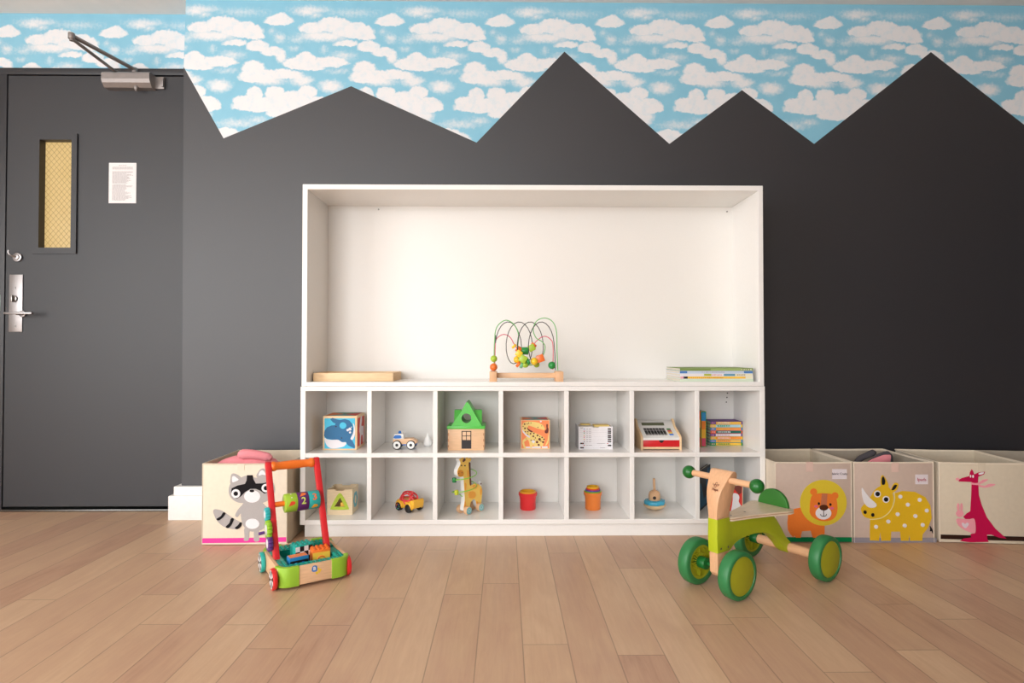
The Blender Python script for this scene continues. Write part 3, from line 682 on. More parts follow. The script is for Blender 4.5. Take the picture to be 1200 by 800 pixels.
b = B(PW); b.tube(smooth_path([mzp(579.5,434,.075), mzp(580,405,.075), mzp(582,396,.075), mzp(590,391,.075), mzp(598,394.5,.075), mzp(603,403,.075), mzp(608,409,.075), mzp(616,411,.075), mzp(624,407,.075), mzp(630,399,.075), mzp(639,393.3,.075), mzp(647,397,.075), mzp(650,405,.075), mzp(649.8,434,.075)]), .0019, n=8); b.done('pink_wire', mz)
pts = [mzp(579.5,434,.09), mzp(579.8,410,.09), mzp(580.5,392,.09)]
for k in range(0, 75):
    a = math.pi - k/74*(2*math.pi*3.5); cx = 592.5 + k/74*46.5; cy = 401.3
    pts.append(mzp(cx + 12.5*math.cos(a)*(1 if k > 9 else .95), cy - 25.2*math.sin(a), .055 + .03*math.cos(a)))
pts += [mzp(652.5,415,.085), mzp(653,434,.085)]
b = B(BW); b.tube(pts[3:] if 0 else pts, .0018, n=8); b.done('black_wire', mz)
def bead(x, y, r, c, kind='ball', dy=.05, rot=0):
    m = paint('bead_'+c, dict(lime=(176,206,64), orange=(240,120,50), yellow=(252,206,50), green=(46,150,70), teal=(120,186,140), dark=(60,70,40))[c], .3)
    b = B(m); c3 = mzp(x, y, dy); r /= Pm
    if kind == 'ball': b.sph((0,0,0), r)
    elif kind == 'cube': b.box(-r,r,-r,r,-r,r,bev=r*.15)
    elif kind == 'disc': b.cyl((-r*.45,0,0),(r*.45,0,0), r, bev=r*.2)
    else: b.cyl((-r*.9,0,0),(r*.9,0,0), r, bev=r*.12)
    o = b.done('bead', mz, label=f'{c} {kind if kind != "cyl" else "cylinder"} bead', smooth=40); o.location = c3; o.rotation_euler = (0, rot, 0)
for a in ((578.6,420.3,4.1,'lime','ball',.03),(578.3,430.2,4.6,'orange','ball',.03),(602.8,405.3,3.4,'yellow','disc',.075,.9),(608.5,409,3.6,'orange','cyl',.075,.5),(616,411,4.6,'green','cyl',.075,0),
          (624,407.3,4.0,'lime','cube',.075,-.5),(626.8,403.6,3.6,'orange','disc',.075,-.9),(608.3,414.2,3.7,'yellow','cube',.03,.6),(606.4,421.5,4.4,'yellow','ball',.07),(608,427,4,'orange','disc',.055,.7),
          (611.8,427.6,4.2,'teal','disc',.05,.3),(613.2,420.6,4.4,'lime','cube',.03,.5),(616.2,427,4.2,'lime','ball',.045),(619.4,423.6,4,'green','disc',.035,-.4),(626.8,423.4,4.6,'yellow','ball',.04),
          (634.2,420,4.4,'orange','cube',.05,-.35),(630.2,427.4,3.8,'lime','ball',.085),(648.6,428.4,4.6,'green','ball',.075)): bead(*a)
# ---- puzzle cubes
def cube_toy(name, label, x0, x1, yb, z, art_o):
    p = onshelf(x0, yb, z); q = onshelf(x1, yb, z); s_ = q.x-p.x
    t = thing(name, label, 'toy block', (p.x, p.y, z))
    b = B(PINE); b.box(0, s_, 0, s_, 0, s_, bev=.0015); b.done('block_body', t)
    return t, s_, Face(t, t.location, (0,-1,0), *art_o)
CY = ink('cyan', (70,190,224)); NB = ink('navy', (36,104,150)); OFW = ink('offwhite', (228,224,228)); RDI = ink('red', (206,72,58)); ORI = ink('orange', (240,138,84)); TEI = ink('teal', (96,156,160)); DKI = ink('dark', (50,34,34)); YLI = ink('straw', (236,206,124)); BRI = ink('brown', (104,44,34))
t, s_, f = cube_toy('picture_cube', 'wooden picture cube showing a blue whale, top left compartment', 378.3, 418, 527.0, Z2, (370, 470, 11.43))
a = f.piece('picture_panel', CY, [[(118,228),(527,228),(527,634),(118,634)]], 0, sm=False, label='cyan whale picture')
f.piece('whale', NB, [[(112,465),(118,400),(150,350),(210,324),(255,320),(270,302),(232,282),(196,240),(225,222),(290,244),(330,250),(390,238),(450,255),(488,300),(505,370),(500,430),(468,490),(500,540),(526,598),(522,632),(480,612),(430,588),(405,545),(350,545),(312,515),(225,514),(150,500)]], 1, parent=a)
f.piece('whale_belly', OFW, [[(120,492),(160,510),(225,516),(300,515),(350,546),(402,548),(408,572),(370,606),(260,630),(185,620),(140,570)], [(500,292),(524,340),(527,440),(498,512),(468,500),(500,430),(512,360)]], 2, parent=a, one=True)
f.piece('water_gap', CY, [ell(366,325,46,44)], 2, parent=a); f.piece('bubble', OFW, [ell(430,385,17), ell(460,372,20), ell(462,417,14), ell(480,345,7)], 2, parent=a); f.piece('eye', DKI, [ell(349,491,8), ell(272,338,12,6)], 2, parent=a)
b = B(RDI); y0 = .012; y1 = s_-.012; X = s_+.0006
b.box(s_-.0005, X, y0, y1, .012, s_-.012); sp = b.done('side_picture', t, smooth=0, label='red side picture')
b = B(OFW)
for pts in ([(.30,.62),(.40,.88),(.55,.95),(.60,.80),(.52,.66),(.66,.62),(.80,.60),(.82,.40),(.84,.12),(.74,.12),(.68,.34),(.50,.34),(.44,.10),(.34,.10),(.36,.40),(.28,.50)],):
    b.prism(smooth_loop([(u*s_, v*s_) for u, v in pts], 3), .0006, M=Matrix(((0,1,0,X),(1,0,0,0),(0,0,1,0),(0,0,0,1))))
b.done('side_animal', sp, smooth=0)
b = B(ORI, TEI, RDI, ink('sea_green', (70,140,110)))
c_ = (s_/2, s_/2); e = .008; co = [(e,e),(s_-e,e),(s_-e,s_-e),(e,s_-e)]
def tri_top(b):
    for k in range(4): b.quad([(co[k][0],co[k][1],s_+.0005),(co[(k+1)%4][0],co[(k+1)%4][1],s_+.0005),(c_[0],c_[1],s_+.0005)], (1,2,3,0)[k])
tri_top(b); b.done('top_picture', t, smooth=0, label='top face with coloured triangles')
t, s2, f = cube_toy('picture_cube', 'wooden picture cube showing a spotted giraffe on orange', 610.3, 644.5, 526.3, Z2, (600, 470, 9.23))
a = f.piece('picture_panel', ORI, [[(103,208),(400,208),(400,506),(103,506)]], 0, sm=False, label='orange giraffe picture')
f.piece('ground_stripe', OFW, [[(130,490),(310,488),(310,505),(130,505)], [(322,487),(385,486),(385,505),(322,505)], [(302,210),(322,210),(318,226),(304,226)]], 1, sm=False, parent=a)
GF = [(108,262),(125,232),(165,218),(225,220),(290,232),(335,258),(358,298),(345,312),(305,300),(262,290),(215,272),(178,262),(168,285),(195,318),(240,338),(300,362),(345,390),(352,420),(340,460),(330,486),(245,488),(225,470),(216,502),(196,502),(186,440),(168,410),(130,440),(140,478),(152,505),(130,505),(112,455),(116,420),(160,385),(140,350),(116,310)]
f.piece('giraffe', YLI, [GF, [(388,330),(398,400),(392,440),(376,470),(360,476),(376,440),(388,400)]], 1, parent=a, one=True)
f.piece('white_edge', OFW, [[(104,270),(116,310),(150,350),(196,380),(190,395),(150,372),(116,335)], [(208,432),(230,418),(252,432),(232,456)]], 2, sm=False, parent=a)
f.piece('giraffe_mane', BRI, [[(162,280),(180,300),(222,326),(212,336),(180,318),(164,296)], [(372,250),(388,252),(384,280),(394,300),(386,342),(358,342),(356,318),(372,300)]], 2, parent=a, label='brown mane and tail tuft', one=True)
f.piece('giraffe_spot', BRI, [ell(x,y,r,n=10) for x, y, r in ((136,246,9),(180,236,6),(205,234,5),(140,292,10),(145,328,7),(172,328,7),(200,350,9),(236,346,8),(230,378,10),(276,368,10),(297,410,14),(325,390,8),(345,410,8),(270,440,13),(335,440,11),(288,470,11),(312,430,6),(252,395,6),(206,420,6),(165,245,5),(280,280,5),(320,265,4),(120,270,5),(170,355,6),(215,330,4),(300,380,5),(150,405,4),(240,415,5))], 2, parent=a, one=True)
b = B(ORI, TEI, RDI, TEI); s_ = s2; c_ = (s_/2, s_/2); co = [(e,e),(s_-e,e),(s_-e,s_-e),(e,s_-e)]; tri_top(b); b.done('top_picture', t, smooth=0, label='top face with coloured triangles')
# ---- police car
def wheel_y(b, c, r, w, mi=0, bev=.0015, n=28):
    b.cyl((c[0], c[1]-w/2, c[2]), (c[0], c[1]+w/2, c[2]), r, n=n, mi=mi, bev=bev)
p = onshelf(474, 526.3, Z2); t = thing('toy_car', 'small wooden toy police car with white wheels and a blue light', 'toy car', (p.x, p.y, Z2)); k_ = 1/270.0
BLU = plas('blue', (24,112,200))
b = B(WD); b.prism([(-9.4*k_*1, 6*k_),(-9*k_,12.5*k_),(3,0)] if 0 else [(-.050,.022),(-.050,.044),(.032,.046),(.050,.036),(.054,.028),(.048,.022)], .045, bev=.0015); b.done('car_body', t)
b = B(WHT); b.prism([(-.050,.043),(-.044,.066),(-.006,.067),(-.003,.045)], .045, bev=.002); cb_ = b.done('cab', t, label='white cab')
b = B(BLU); b.prism(smooth_loop([(-.047,.048),(-.040,.061),(-.018,.061),(-.014,.055),(-.017,.048)],3), .0015, M=Matrix.Translation((0,-.001,0))); b.done('side_window', cb_, label='blue window')
b = B(BLU); b.lathe([(0,.012),(.004,.011),(.0065,.006),(.007,0),(0,0)], n=16, M=Matrix.Translation((-.024,.022,.066))); b.done('roof_light', cb_, label='blue roof light')
b = B(BLU); b.box(-.046,.050,.003,.042,.017,.0225,bev=.001); b.done('chassis', t, label='blue chassis')
for x in (-.032, .0285):
    for y in (-.003, .048):
        b = B(BLK); wheel_y(b, (x, y, .0195), .0195, .011); wh_ = b.done('wheel', t)
        b = B(WHT); wheel_y(b, (x, y-.0008 if y < .02 else y+.0008, .0195), .0165, .0112); 
        h_ = b.done('wheel_disc', wh_, label='white wheel disc'); 
        b = B(BLK); wheel_y(b, (x, y-.002 if y < .02 else y+.002, .0195), .0065, .0112); b.done('hub', wh_)
# white drop
p = onshelf(500.5, 523.6, Z2); t = thing('toy_tree', 'small plain white teardrop figure standing right of the toy police car', 'toy', (p.x, p.y+.02, Z2))
b = B(WHT); b.lathe([(0,0),(.012,.0),(.0185,.006),(.0205,.014),(.018,.024),(.011,.036),(.0055,.046),(.003,.056),(0,.059)], n=24); b.done('teardrop_body', t, smooth=60)
# ---- house
p = onshelf(524.8, 527.6, Z2); q = onshelf(567.4, 527.6, Z2); W = q.x-p.x; k_ = W/525.0
t = thing('toy_house', 'wooden shape-sorting house with a bright green gabled roof', 'toy house', (p.x, p.y, Z2)); D_ = .125
def hx(u): return (u-122)*k_
def hz(v): return (770-v)*k_
b = B(WD); 
b.box(0, W, 0, .009, 0, hz(460), bev=.001); b.box(0, W, D_-.009, D_, 0, hz(460), bev=.001); b.box(0, .009, .009, D_-.009, 0, hz(460)); b.box(W-.009, W, .009, D_-.009, 0, hz(460)); b.box(.009,W-.009,.009,D_-.009,0,.006); b.done('walls', t)
b = B(mat('end_grain', (196,140,104), .6, 'woody'))
for k in range(3):
    z = hz(730) + k*hz(770-84)*1.0
    z = (60 + k*85)*k_
    for x0, x1 in ((-.0004, .0045), (W-.0045, W+.0004)): b.box(x0, x1, -.0006, .0004, z-.0055, z+.0055)
b.done('finger_joint', t, label='darker finger joints'); 
b = B(mat('door_black', (44,38,40), .6)); 
b.box(hx(320), hx(460), -.0008, .0004, hz(745), hz(620)); 
for x0, x1, z0, z1 in ((320,332,620,490),(448,460,620,490),(320,460,502,490),(320,460,566,556),(384,394,620,490)): b.box(hx(x0), hx(x1), -.0008, .0004, hz(z0), hz(z1))
b.done('painted_door', t, smooth=0, label='black painted door with four panes')
GRN = paint('toy_green', (88,196,80), .35)
b = B(GRN); b.box(hx(108), hx(658), -.004, D_+.006, hz(462), hz(418), bev=.002); 
v0 = hz(418.5)
rr_ = b.done('roof', t, label='green roof')
b = B(GRN)
ap = [(hx(168), v0), (hx(610), v0), (hx(500), hz(225)), (hx(420), hz(85)), (hx(400), hz(72)), (hx(380), hz(85)), (hx(310), hz(215))]
b.prism(ap, .118, holes=[ell(hx(388), hz(308), 70*k_, n=32)], M=Matrix.Translation((0,.0,0)), bev=0)
b.done('front_gable', rr_, smooth=30, label='green gable with a round hole')
for x0, x1, sg in ((206, 300, -1), (500, 606, 1)):
    b = B(GRN)
    M = Matrix(((0,1,0,hx(min(x0,x1))),(1,0,0,0),(0,0,1,0),(0,0,0,1)))
    b.prism([(.012, v0), (.108, v0), (.078, hz(202)), (.042, hz(202))], hx(max(x0,x1))-hx(min(x0,x1)), M=M); b.done('side_gable', rr_, smooth=0)
# ---- white card box
p = onshelf(678.2, 526.2, Z2); q = onshelf(718.1, 526.2, Z2); W = q.x-p.x; H_ = W*(620-170)/(990-310); k_ = W/680
t = thing('card_box', 'white box of cards printed with rows of coloured dots', 'box', (p.x, p.y, Z2)); CWB = mat('white_card', (236,233,236), .55)
def fx(u): return (u-312)*k_
def fz(v): return (622-v)*k_
b = B(CWB)
nt_ = [(0,0),(fx(595),0),(fx(600),fz(606)),(fx(710),fz(606)),(fx(715),0),(W,0),(W,H_),(fx(720),H_),(fx(710),H_-.006),(fx(600),H_-.006),(fx(592),H_),(0,H_)]
b.prism(nt_, .003); b.box(0, .003, .003, .118, 0, H_); b.box(W-.003, W, .003, .118, 0, H_); b.box(.003, W-.003, .115, .118, 0, H_); b.box(.003,W-.003,.003,.115,0,.003); b.done('carton', t, smooth=0)
rr = random.Random(5)
rows = [220,265,300,350,385,428,470]
b = B(ink('grey', (150,140,146)), ink('blue', (80,130,200)), RDI, ink('gr', (60,140,80)), ink('yel', (230,180,60)), ink('pk', (226,80,130)), DKI)
def rect(u0, u1, v0_, v1, mi): b.box(fx(u0), fx(u1), -.0005, .0003, fz(v1), fz(v0_), mi=mi)
for k, v in enumerate(rows):
    rect(412, 432, v-10, v+8, [1,2,3,4,5,4,0][k]); rect(466, 496, v-4, v+4, 0); rect(512, 562, v-4, v+4, 0); rect(894, 962, v-14, v+13, 6); rect(908, 932, v-11, v+9, 5)
for v in (507, 592): rect(342, 414, v-14, v+13, 6); rect(376, 392, v-8, v+8, 2)
rect(894, 962, 534, 562, 6); rect(908, 932, 538, 558, 5); rect(412, 432, 534, 552, 2); rect(466,496,540,548,0); rect(512,575,540,548,0); rect(680,840,503,510,0); rect(738,840,588,596,0); rect(880,905,500,515,2); rect(342,400,192,200,6)
for v in range(245, 620, 43): rect(320, 985, v, v+1.2, 0)
b.done('printed_rows', t, smooth=0)
b = B(mat('card_stack', (222,216,206), .7)); b.box(.004, W-.004, .004, .114, .004, H_-.004); ck = b.done('card_stack', t)
b = B(YLI); b.box(fx(400), fx(600), .075, .112, H_-.003, H_+.0015); b.box(fx(640), fx(940), .02, .075, H_-.003, H_+.003); b.done('card_tab', t, label='yellow cards on top')
# ---- cash register
p = onshelf(751.3, 527.4, Z2); q = onshelf(799.2, 527.4, Z2); W = q.x-p.x; k_ = W/767
t = thing('toy_cash_register', 'toy cash register with wooden sides and a red drawer', 'toy cash register', (p.x, p.y, Z2))
prof = [(0,0),(0,.054),(.006,.058),(.088,.086),(.124,.111),(.135,.111),(.138,.10),(.138,0)]
side = [(y, z) for y, z in prof]
MX = lambda x: Matrix(((0,1,0,x),(1,0,0,0),(0,0,1,0),(0,0,0,1)))
sdp = [(0,0),(0,.052),(.006,.060),(.05,.078),(.09,.092),(.112,.114),(.128,.122),(.138,.117),(.138,0)]
for x in (0, W-.009):
    b = B(PINE); b.prism(sdp, .009, M=MX(x), bev=.001); b.done('side_panel', t)
b = B(WHT); b.prism([(.001,.043),(.001,.053),(.007,.0575),(.088,.087),(.122,.113),(.134,.113),(.134,.043)], W-.018, M=MX(.009), bev=.001); top = b.done('console', t, label='white console')
b = B(PINE); b.box(.009, W-.009, .002, .134, .004, .014, bev=.001); b.done('base_board', t)
b = B(plas('red', (212,34,40))); b.box(.0095, W-.0095, .0, .12, .0145, .0425, bev=.001); dr = b.done('drawer', t, label='red drawer')
b = B(BLK); b.prism([( W/2-.012+.024*i/12, .0425-.011*math.sin(math.pi*i/12)) for i in range(13)], .002, M=Matrix.Translation((0,-.001,0))); b.done('finger_notch', dr, smooth=0)
def onslope(x0, x1, y0, y1, s0, s1, th, b, mi=0):      # box lying on the slope (s0: (y,z) foot, s1: (y,z) top)
    dy, dz_ = s1[0]-s0[0], s1[1]-s0[1]; an = math.atan2(dz_, dy)
    M = Matrix.Translation((0, s0[0], s0[1])) @ Matrix.Rotation(an, 4, 'X'); b.box(x0, x1, y0, y1, -.0005, th, M=M, bev=.0004 if th > .001 else 0, seg=1, mi=mi)
S1, S2_ = ((.007,.0575), (.088,.087)), ((.088,.087), (.122,.113))
b = B(mat('lcd_olive', (104,108,84), .25)); onslope(W*.15, W*.72, .012, .030, *S2_, .0008, b); b.done('display', top, label='olive green display')
b = B(BLK, plas('key_grey', (120,118,118)))
for i in range(7):
    for j in range(5): onslope(W*.155+i*.0135, W*.155+i*.0135+.0115, .014+j*.0128, .0245+j*.0128, *S1, .002, b, mi=0 if (i*3+j) % 3 else 1)
b.done('keypad', top, label='grid of small dark keys', smooth=0)
for k, (c, nm) in enumerate((('blue',(70,130,220)),('yellow',(240,190,70)),('red',(210,70,66)),('green',(56,130,76)))):
    b = B(plas('key_'+c, nm)); onslope(W*.735, W*.735+.017, .012+k*.0165, .022+k*.0165, *S1, .003, b); b.done('key', top, label=c+' key')
# ---- books
PG = mat('book_pages', (226,218,204), .85, amt=.1, scale=300)
def book(label, x, y, z, w, d, th, cover, spine=(), group=None, stand=False, rotz=0, face=None):
    """lying: spine faces the viewer (-Y), w along X, th along Z. stand: th along X, w along Z"""
    t = thing('book', label, 'book', (x, y, z), rotz, group)
    Mx = Matrix.Identity(4) if not stand else Matrix(((0,0,1,0),(0,1,0,0),(1,0,0,0),(0,0,0,1)))
    c = min(.0015, th*.15); b = B(cover)
    b.box(0, w, 0, d, 0, c, M=Mx); b.box(0, w, 0, d, th-c, th, M=Mx); b.box(0, w, 0, c, c, th-c, M=Mx); b.done('cover', t, smooth=0)
    b = B(PG); b.box(.0015, w-.0015, c, d-.0025, c, th-c, M=Mx); b.done('pages', t, smooth=0)
    for (u0, u1, m, nm) in spine:
        b = B(m); b.box(w*u0, w*u1, -.0005, .0003, th*.10, th*.90, M=Mx); b.done(nm, t, smooth=0)
    return t
def scrib(par_t, w, th, u0, u1, m, n, z0=.35, z1=.65, stand=False, seed=1):
    Mx = Matrix.Identity(4) if not stand else Matrix(((0,0,1,0),(0,1,0,0),(1,0,0,0),(0,0,0,1)))
    r_ = random.Random(seed); b = B(m); x = u0
    for k in range(n):
        l = (u1-u0)/n; b.box(w*x, w*(x+l*r_.uniform(.45,.8)), -.0009, -.0002, th*(z0-.06*r_.random()), th*(z1+.08*r_.random()), M=Mx); x += l
    b.done('title_lettering', par_t, smooth=0)
gb = 'picture books stacked in the big bay'
OLV = ink('olive', (128,152,84)); OL2 = ink('light_olive', (158,184,112)); SKB = ink('sky_blue', (70,124,196)); PBL = ink('pale_blue', (200,214,232)); YEL = ink('yellow_spine', (248,200,70)); CRM = ink('cream', (236,232,196)); PLG = ink('pale_green', (212,226,204)); PWH = ink('paper_white', (232,230,234)); STB = ink('steel_blue', (96,156,184)); PKI = ink('pink', (236,170,180))
p = onshelf(797, 447.0, Z1); q = onshelf(883.6, 447.0, Z1); W = q.x-p.x; th = .0112; y_ = p.y+.002; Z = Z1
specs = [('pale green thin picture book, bottom of the stack in the big bay', PLG, [(.02,.98,PLG,'spine_band')], 0, W),
 ('white picture book with a yellow pencil spine in the big bay', PWH, [(.04,.10,ink('mauve',(120,96,130)),'spine_patch'),(.0,.04,PKI,'spine_patch'),(.055,.895,YEL,'spine_band'),(.90,.99,CRM,'spine_band')], .002, W-.003),
 ('white picture book with a blue and cream spine in the big bay', PWH, [(.33,.43,ink('lime_spine',(176,186,60)),'spine_patch'),(.60,.755,STB,'spine_band'),(.755,.99,CRM,'spine_band')], 0, W-.002),
 ('pale blue picture book with bright blue spine ends in the big bay', PBL, [(.0,.10,SKB,'spine_patch'),(.88,1.,SKB,'spine_patch')], 0, W-.003),
 ('olive green picture book, top of the stack in the big bay', OLV, [(.42,.84,OL2,'spine_band')], .001, W-.003)]
for k, (lb_, cv, sp_, dx_, w_) in enumerate(specs):
    bk = book(lb_, p.x+dx_, y_, Z, w_, .215, th, cv, sp_, gb)
    if k == 4: scrib(bk, w_, th, .84, .99, CRM, 5, seed=3)
    if k == 3: scrib(bk, w_, th, .30, .62, ink('lilac', (190,180,200)), 12, seed=4)
    if k == 2: scrib(bk, w_, th, .44, .58, ink('rose', (220,150,160)), 6, seed=5); scrib(bk, w_, th, .78, .90, ink('grey', (150,140,146)), 5, seed=6)
    if k == 1: scrib(bk, w_, th, .12, .60, ink('ochre', (206,150,50)), 18, seed=7)
    Z += th + .0002
# small board books
gs = 'small board books stacked flat in the top right compartment'
PUR = ink('purple', (112,62,140)); BRY = ink('bright_yellow', (248,206,40)); BBL = ink('bright_blue', (44,140,200)); BOR = ink('bright_orange', (240,104,46)); GRE = ink('grass', (34,150,70)); LBL = ink('light_blue', (172,212,228)); ORL = ink('light_orange', (250,150,60)); DGR = ink('deep_green', (14,100,90)); OYL = ink('gold', (250,196,76)); LIM = ink('lime', (180,214,60))
p = onshelf(832.8, 521.9, Z2); q = onshelf(871, 521.9, Z2); W = q.x-p.x; k_ = W/515
cols = [('green board book with a lime yellow title strip, bottom of the small stack', GRE, YEL, GRE), ('blue board book with a yellow title strip, second from the bottom of the small stack', BBL, OYL, BOR), ('yellow board book with an orange title strip in the small stack', BRY, ORL, PWH), ('purple board book with a white title strip in the small stack', PUR, PWH, PKI),
 ('orange board book with a dark green title strip in the small stack', BOR, DGR, PWH), ('blue board book with an orange title strip in the small stack', BBL, ORL, YEL), ('yellow board book with a pale blue title strip in the small stack', BRY, LBL, GRE), ('purple board book with a golden title strip, top of the small stack', PUR, OYL, PWH)]
Z = Z2; th = (690-310)*k_/8
for k, (lb_, cv, st_, tx) in enumerate(cols):
    off = random.uniform(-.0015, .0015)
    bk = book(lb_, p.x+off, p.y, Z, W-.002, .098, th-.0003, cv, [(.17,.955,st_,'title_strip')], gs)
    scrib(bk, W, th, .03, .14, PKI, 3, seed=k); scrib(bk, W, th, .22, .62, tx, 9, seed=k+9); Z += th
# two upright books
gu = 'tall books standing upright in the top right compartment'
x1 = onshelf(821.5, 523.6, Z2); x2 = onshelf(827.9, 523.6, Z2); hgt = .157
RB_ = ink('rainbow_rose', (214,72,104)); 
book('tall upright book with a blue, orange, yellow and pink spine', x1.x+.0005, x1.y, Z2, hgt, .14, x2.x-x1.x-.001, GRE, [(.02,.25,RB_,'spine_block'),(.25,.50,ink('sun',(236,176,50)),'spine_block'),(.50,.74,ink('amber',(232,128,40)),'spine_block'),(.74,.98,BBL,'spine_block')], gu, stand=True)
bk = book('tall upright book tight against the divider with an orange and green spine', x1.x-.0245, x1.y+.001, Z2, hgt+.003, .14, .024, BOR, [(.02,.27,ink('rust',(190,80,40)),'spine_block'),(.27,.53,GRE,'spine_block'),(.53,.76,YEL,'spine_block'),(.76,.98,BOR,'spine_block')], gu, stand=True)
# lower right compartment books
t = thing('picture_book', 'large dark book leaning in the lower right compartment behind the ride-on trike', 'book', (onZ(820.3, 601, Z3).x+.0035, onZ(820.3, 601, Z3).y+.02, Z3), R(58))
NVY = ink('midnight', (30,36,50)); DTL = ink('deep_teal', (22,92,128))
b = B(NVY); b.box(0, .21, 0, .002, 0, .175); b.box(0, .21, .012, .014, 0, .175); b.box(-.001, .001, 0, .014, 0, .175); b.done('cover', t, smooth=0)
b = B(PG); b.box(.001, .208, .002, .012, .001, .173); b.done('pages', t, smooth=0)
b = B(DTL); b.prism([(.01,.01),(.20,.01),(.20,.165),(.15,.165),(.12,.10),(.16,.05),(.08,.04),(.03,.12),(.01,.12)], .0008, M=Matrix.Translation((0,-.0008,0))); b.done('cover_art', t, smooth=0)
p = onZ(842, 601.5, Z3); q = onZ(870.8, 601.5, Z3); W = q.x-p.x
t = thing('picture_book', 'upright book with a red cover and a white figure, lower right compartment', 'book', (p.x, p.y, Z3)); hgt = .123
f = Face(t, t.location, (0,-1,0), 820, 540, 11.43)
b = B(CRM); b.box(0, W, 0, .002, 0, hgt); b.box(0, W, .014, .016, 0, hgt); b.box(0,.002,.002,.014,0,hgt); b.done('cover', t, smooth=0)
b = B(PG); b.box(.002, W-.001, .002, .014, .001, hgt-.001); b.done('pages', t, smooth=0)
a = f.piece('cover_art', ink('scarlet', (222,56,48)), [[(262,330),(568,330),(568,695),(262,695)]], 0, sm=False, label='red cover picture')
f.piece('brown_panel', ink('umber', (120,58,48)), [[(262,330),(560,330),(560,420),(520,450),(470,380),(262,400)]], 1, sm=False, parent=a)
f.piece('white_figure', PWH, [[(445,440),(480,430),(515,450),(528,490),(520,540),(550,600),(548,650),(500,690),(420,690),(430,600),(440,520)]], 2, parent=a)
# ---- shape sorter box
p = onshelf(383.3, 603, Z3); q = onshelf(412.7, 603, Z3); W = q.x-p.x; k_ = W/250; H_ = (628-378)*k_
t = thing('shape_sorter', 'small open wooden shape-sorter box with a green triangle opening', 'toy', (p.x, p.y, Z3))
def sx_(u): return (u-115)*k_
def sz_(v): return (628-v)*k_
notch = [(0,0),(W,0),(W,H_),(sx_(285),H_),(sx_(283),H_-.005),(sx_(200),H_-.005),(sx_(196),H_),(0,H_)]
trih = [(sx_(188),sz_(548)),(sx_(293),sz_(548)),(sx_(242),sz_(458))]
b = B(BIRCH); b.prism(notch, .006, holes=[trih]); b.prism(notch, .006, M=Matrix.Translation((0,W-.006,0))); 
ns = [(min(max(x, .0061), W-.0061), z) for x, z in notch]; b.prism(ns, .006, M=MX(0)); b.prism(ns, .006, M=MX(W-.006)); b.box(.0062,W-.0062,.0062,W-.0062,0,.005); b.done('box_body', t, smooth=0)
LG = paint('lime_ring', (186,212,64)); 
b = B(LG); b.prism(smooth_loop([(sx_(165),sz_(576)),(sx_(315),sz_(576)),(sx_(326),sz_(552)),(sx_(262),sz_(428)),(sx_(220),sz_(428)),(sx_(154),sz_(552))],4), .0012, holes=[trih], M=Matrix.Translation((0,-.001,0))); b.done('triangle_surround', t, smooth=0, label='lime green triangle frame')
b = B(paint('ring_blue', (84,176,190))); M = Matrix(((0,1,0,W-.0002),(1,0,0,0),(0,0,1,0),(0,0,0,1))); b.prism(ell(W*.5,W*.5,W*.34,W*.34,n=6), .0012, holes=[ell(W*.5,W*.5,W*.17,n=20)], M=M); b.done('round_surround', t, smooth=0, label='blue ring on the right side')
tt = thing('shape_block', 'small yellow block lying inside the wooden shape sorter', 'toy block', (p.x+sx_(262), p.y+.018, Z3+.006)); b = B(plas('yellow', (244,190,40))); b.box(-.010,.012,-.008,.012,0,.044,bev=.002); b.done('block_body', tt)
# ---- red-dome car
cc = onshelf(478.5, 600.3, Z3)
t = thing('toy_car', 'yellow plastic toy car with a red lattice dome roof', 'toy car', (cc.x-.023+.0225, cc.y+.0385, Z3+.0005), R(-40))
YB = plas('car_yellow', (246,186,54)); CR2 = plas('lattice_red', (232,66,72), .4)
L2, W2, r_ = .034, .032, .0185
b = B(YB)
prof = smooth_loop([(-.052,.022),(-.056,.034),(-.046,.047),(-.02,.046),(.02,.046),(.050,.056),(.060,.052),(.060,.034),(.054,.018),(.02,.014),(-.02,.014)], 3)
b.prism(prof, .062, M=Matrix.Translation((0,-.031,0)), bev=.004); b.done('car_body', t, smooth=60)
b = B(YB)
for x in (-.034, .030):
    for y in (-.033, .033): b.lathe([(0,.007),(.018,.007),(.021,.004),(.022,-.004),(0,-.004)], n=24, M=Matrix.Translation((x,y*.92,.025)) @ Matrix.Rotation(R(90 if y < 0 else -90),4,'X'))
b.each('wheel_arch', t, smooth=50)
b = B(CR2); r0 = bmesh.ops.create_icosphere(b.bm, subdivisions=2, radius=.040)
es = [e for e in b.bm.edges]
segs = [(e.verts[0].co.copy(), e.verts[1].co.copy()) for e in es]; bmesh.ops.delete(b.bm, geom=b.bm.verts[:], context='VERTS')
five = {}
import collections
pts_ = collections.Counter()
for a, c in segs:
    pts_[tuple(round(v,5) for v in a)] += 1; pts_[tuple(round(v,5) for v in c)] += 1
for a, c in segs:       # drop the spokes round the five-way corners: leaves round openings
    if pts_[tuple(round(v,5) for v in a)] == 5 or pts_[tuple(round(v,5) for v in c)] == 5: continue
    if a.z < -.004 and c.z < -.004: continue
    b.tube([a, (a+c)/2*1.03, c], .0034, n=6, M=Matrix.Translation((-.004,0,.047)) @ Matrix.Diagonal((1.2,.84,.90,1)))
b.tube([(.045*math.cos(k/20*math.tau)-.004, .031*math.sin(k/20*math.tau), .049) for k in range(20)], .003, closed=True, n=6)
b.done('lattice_dome', t, smooth=60, label='red lattice dome')
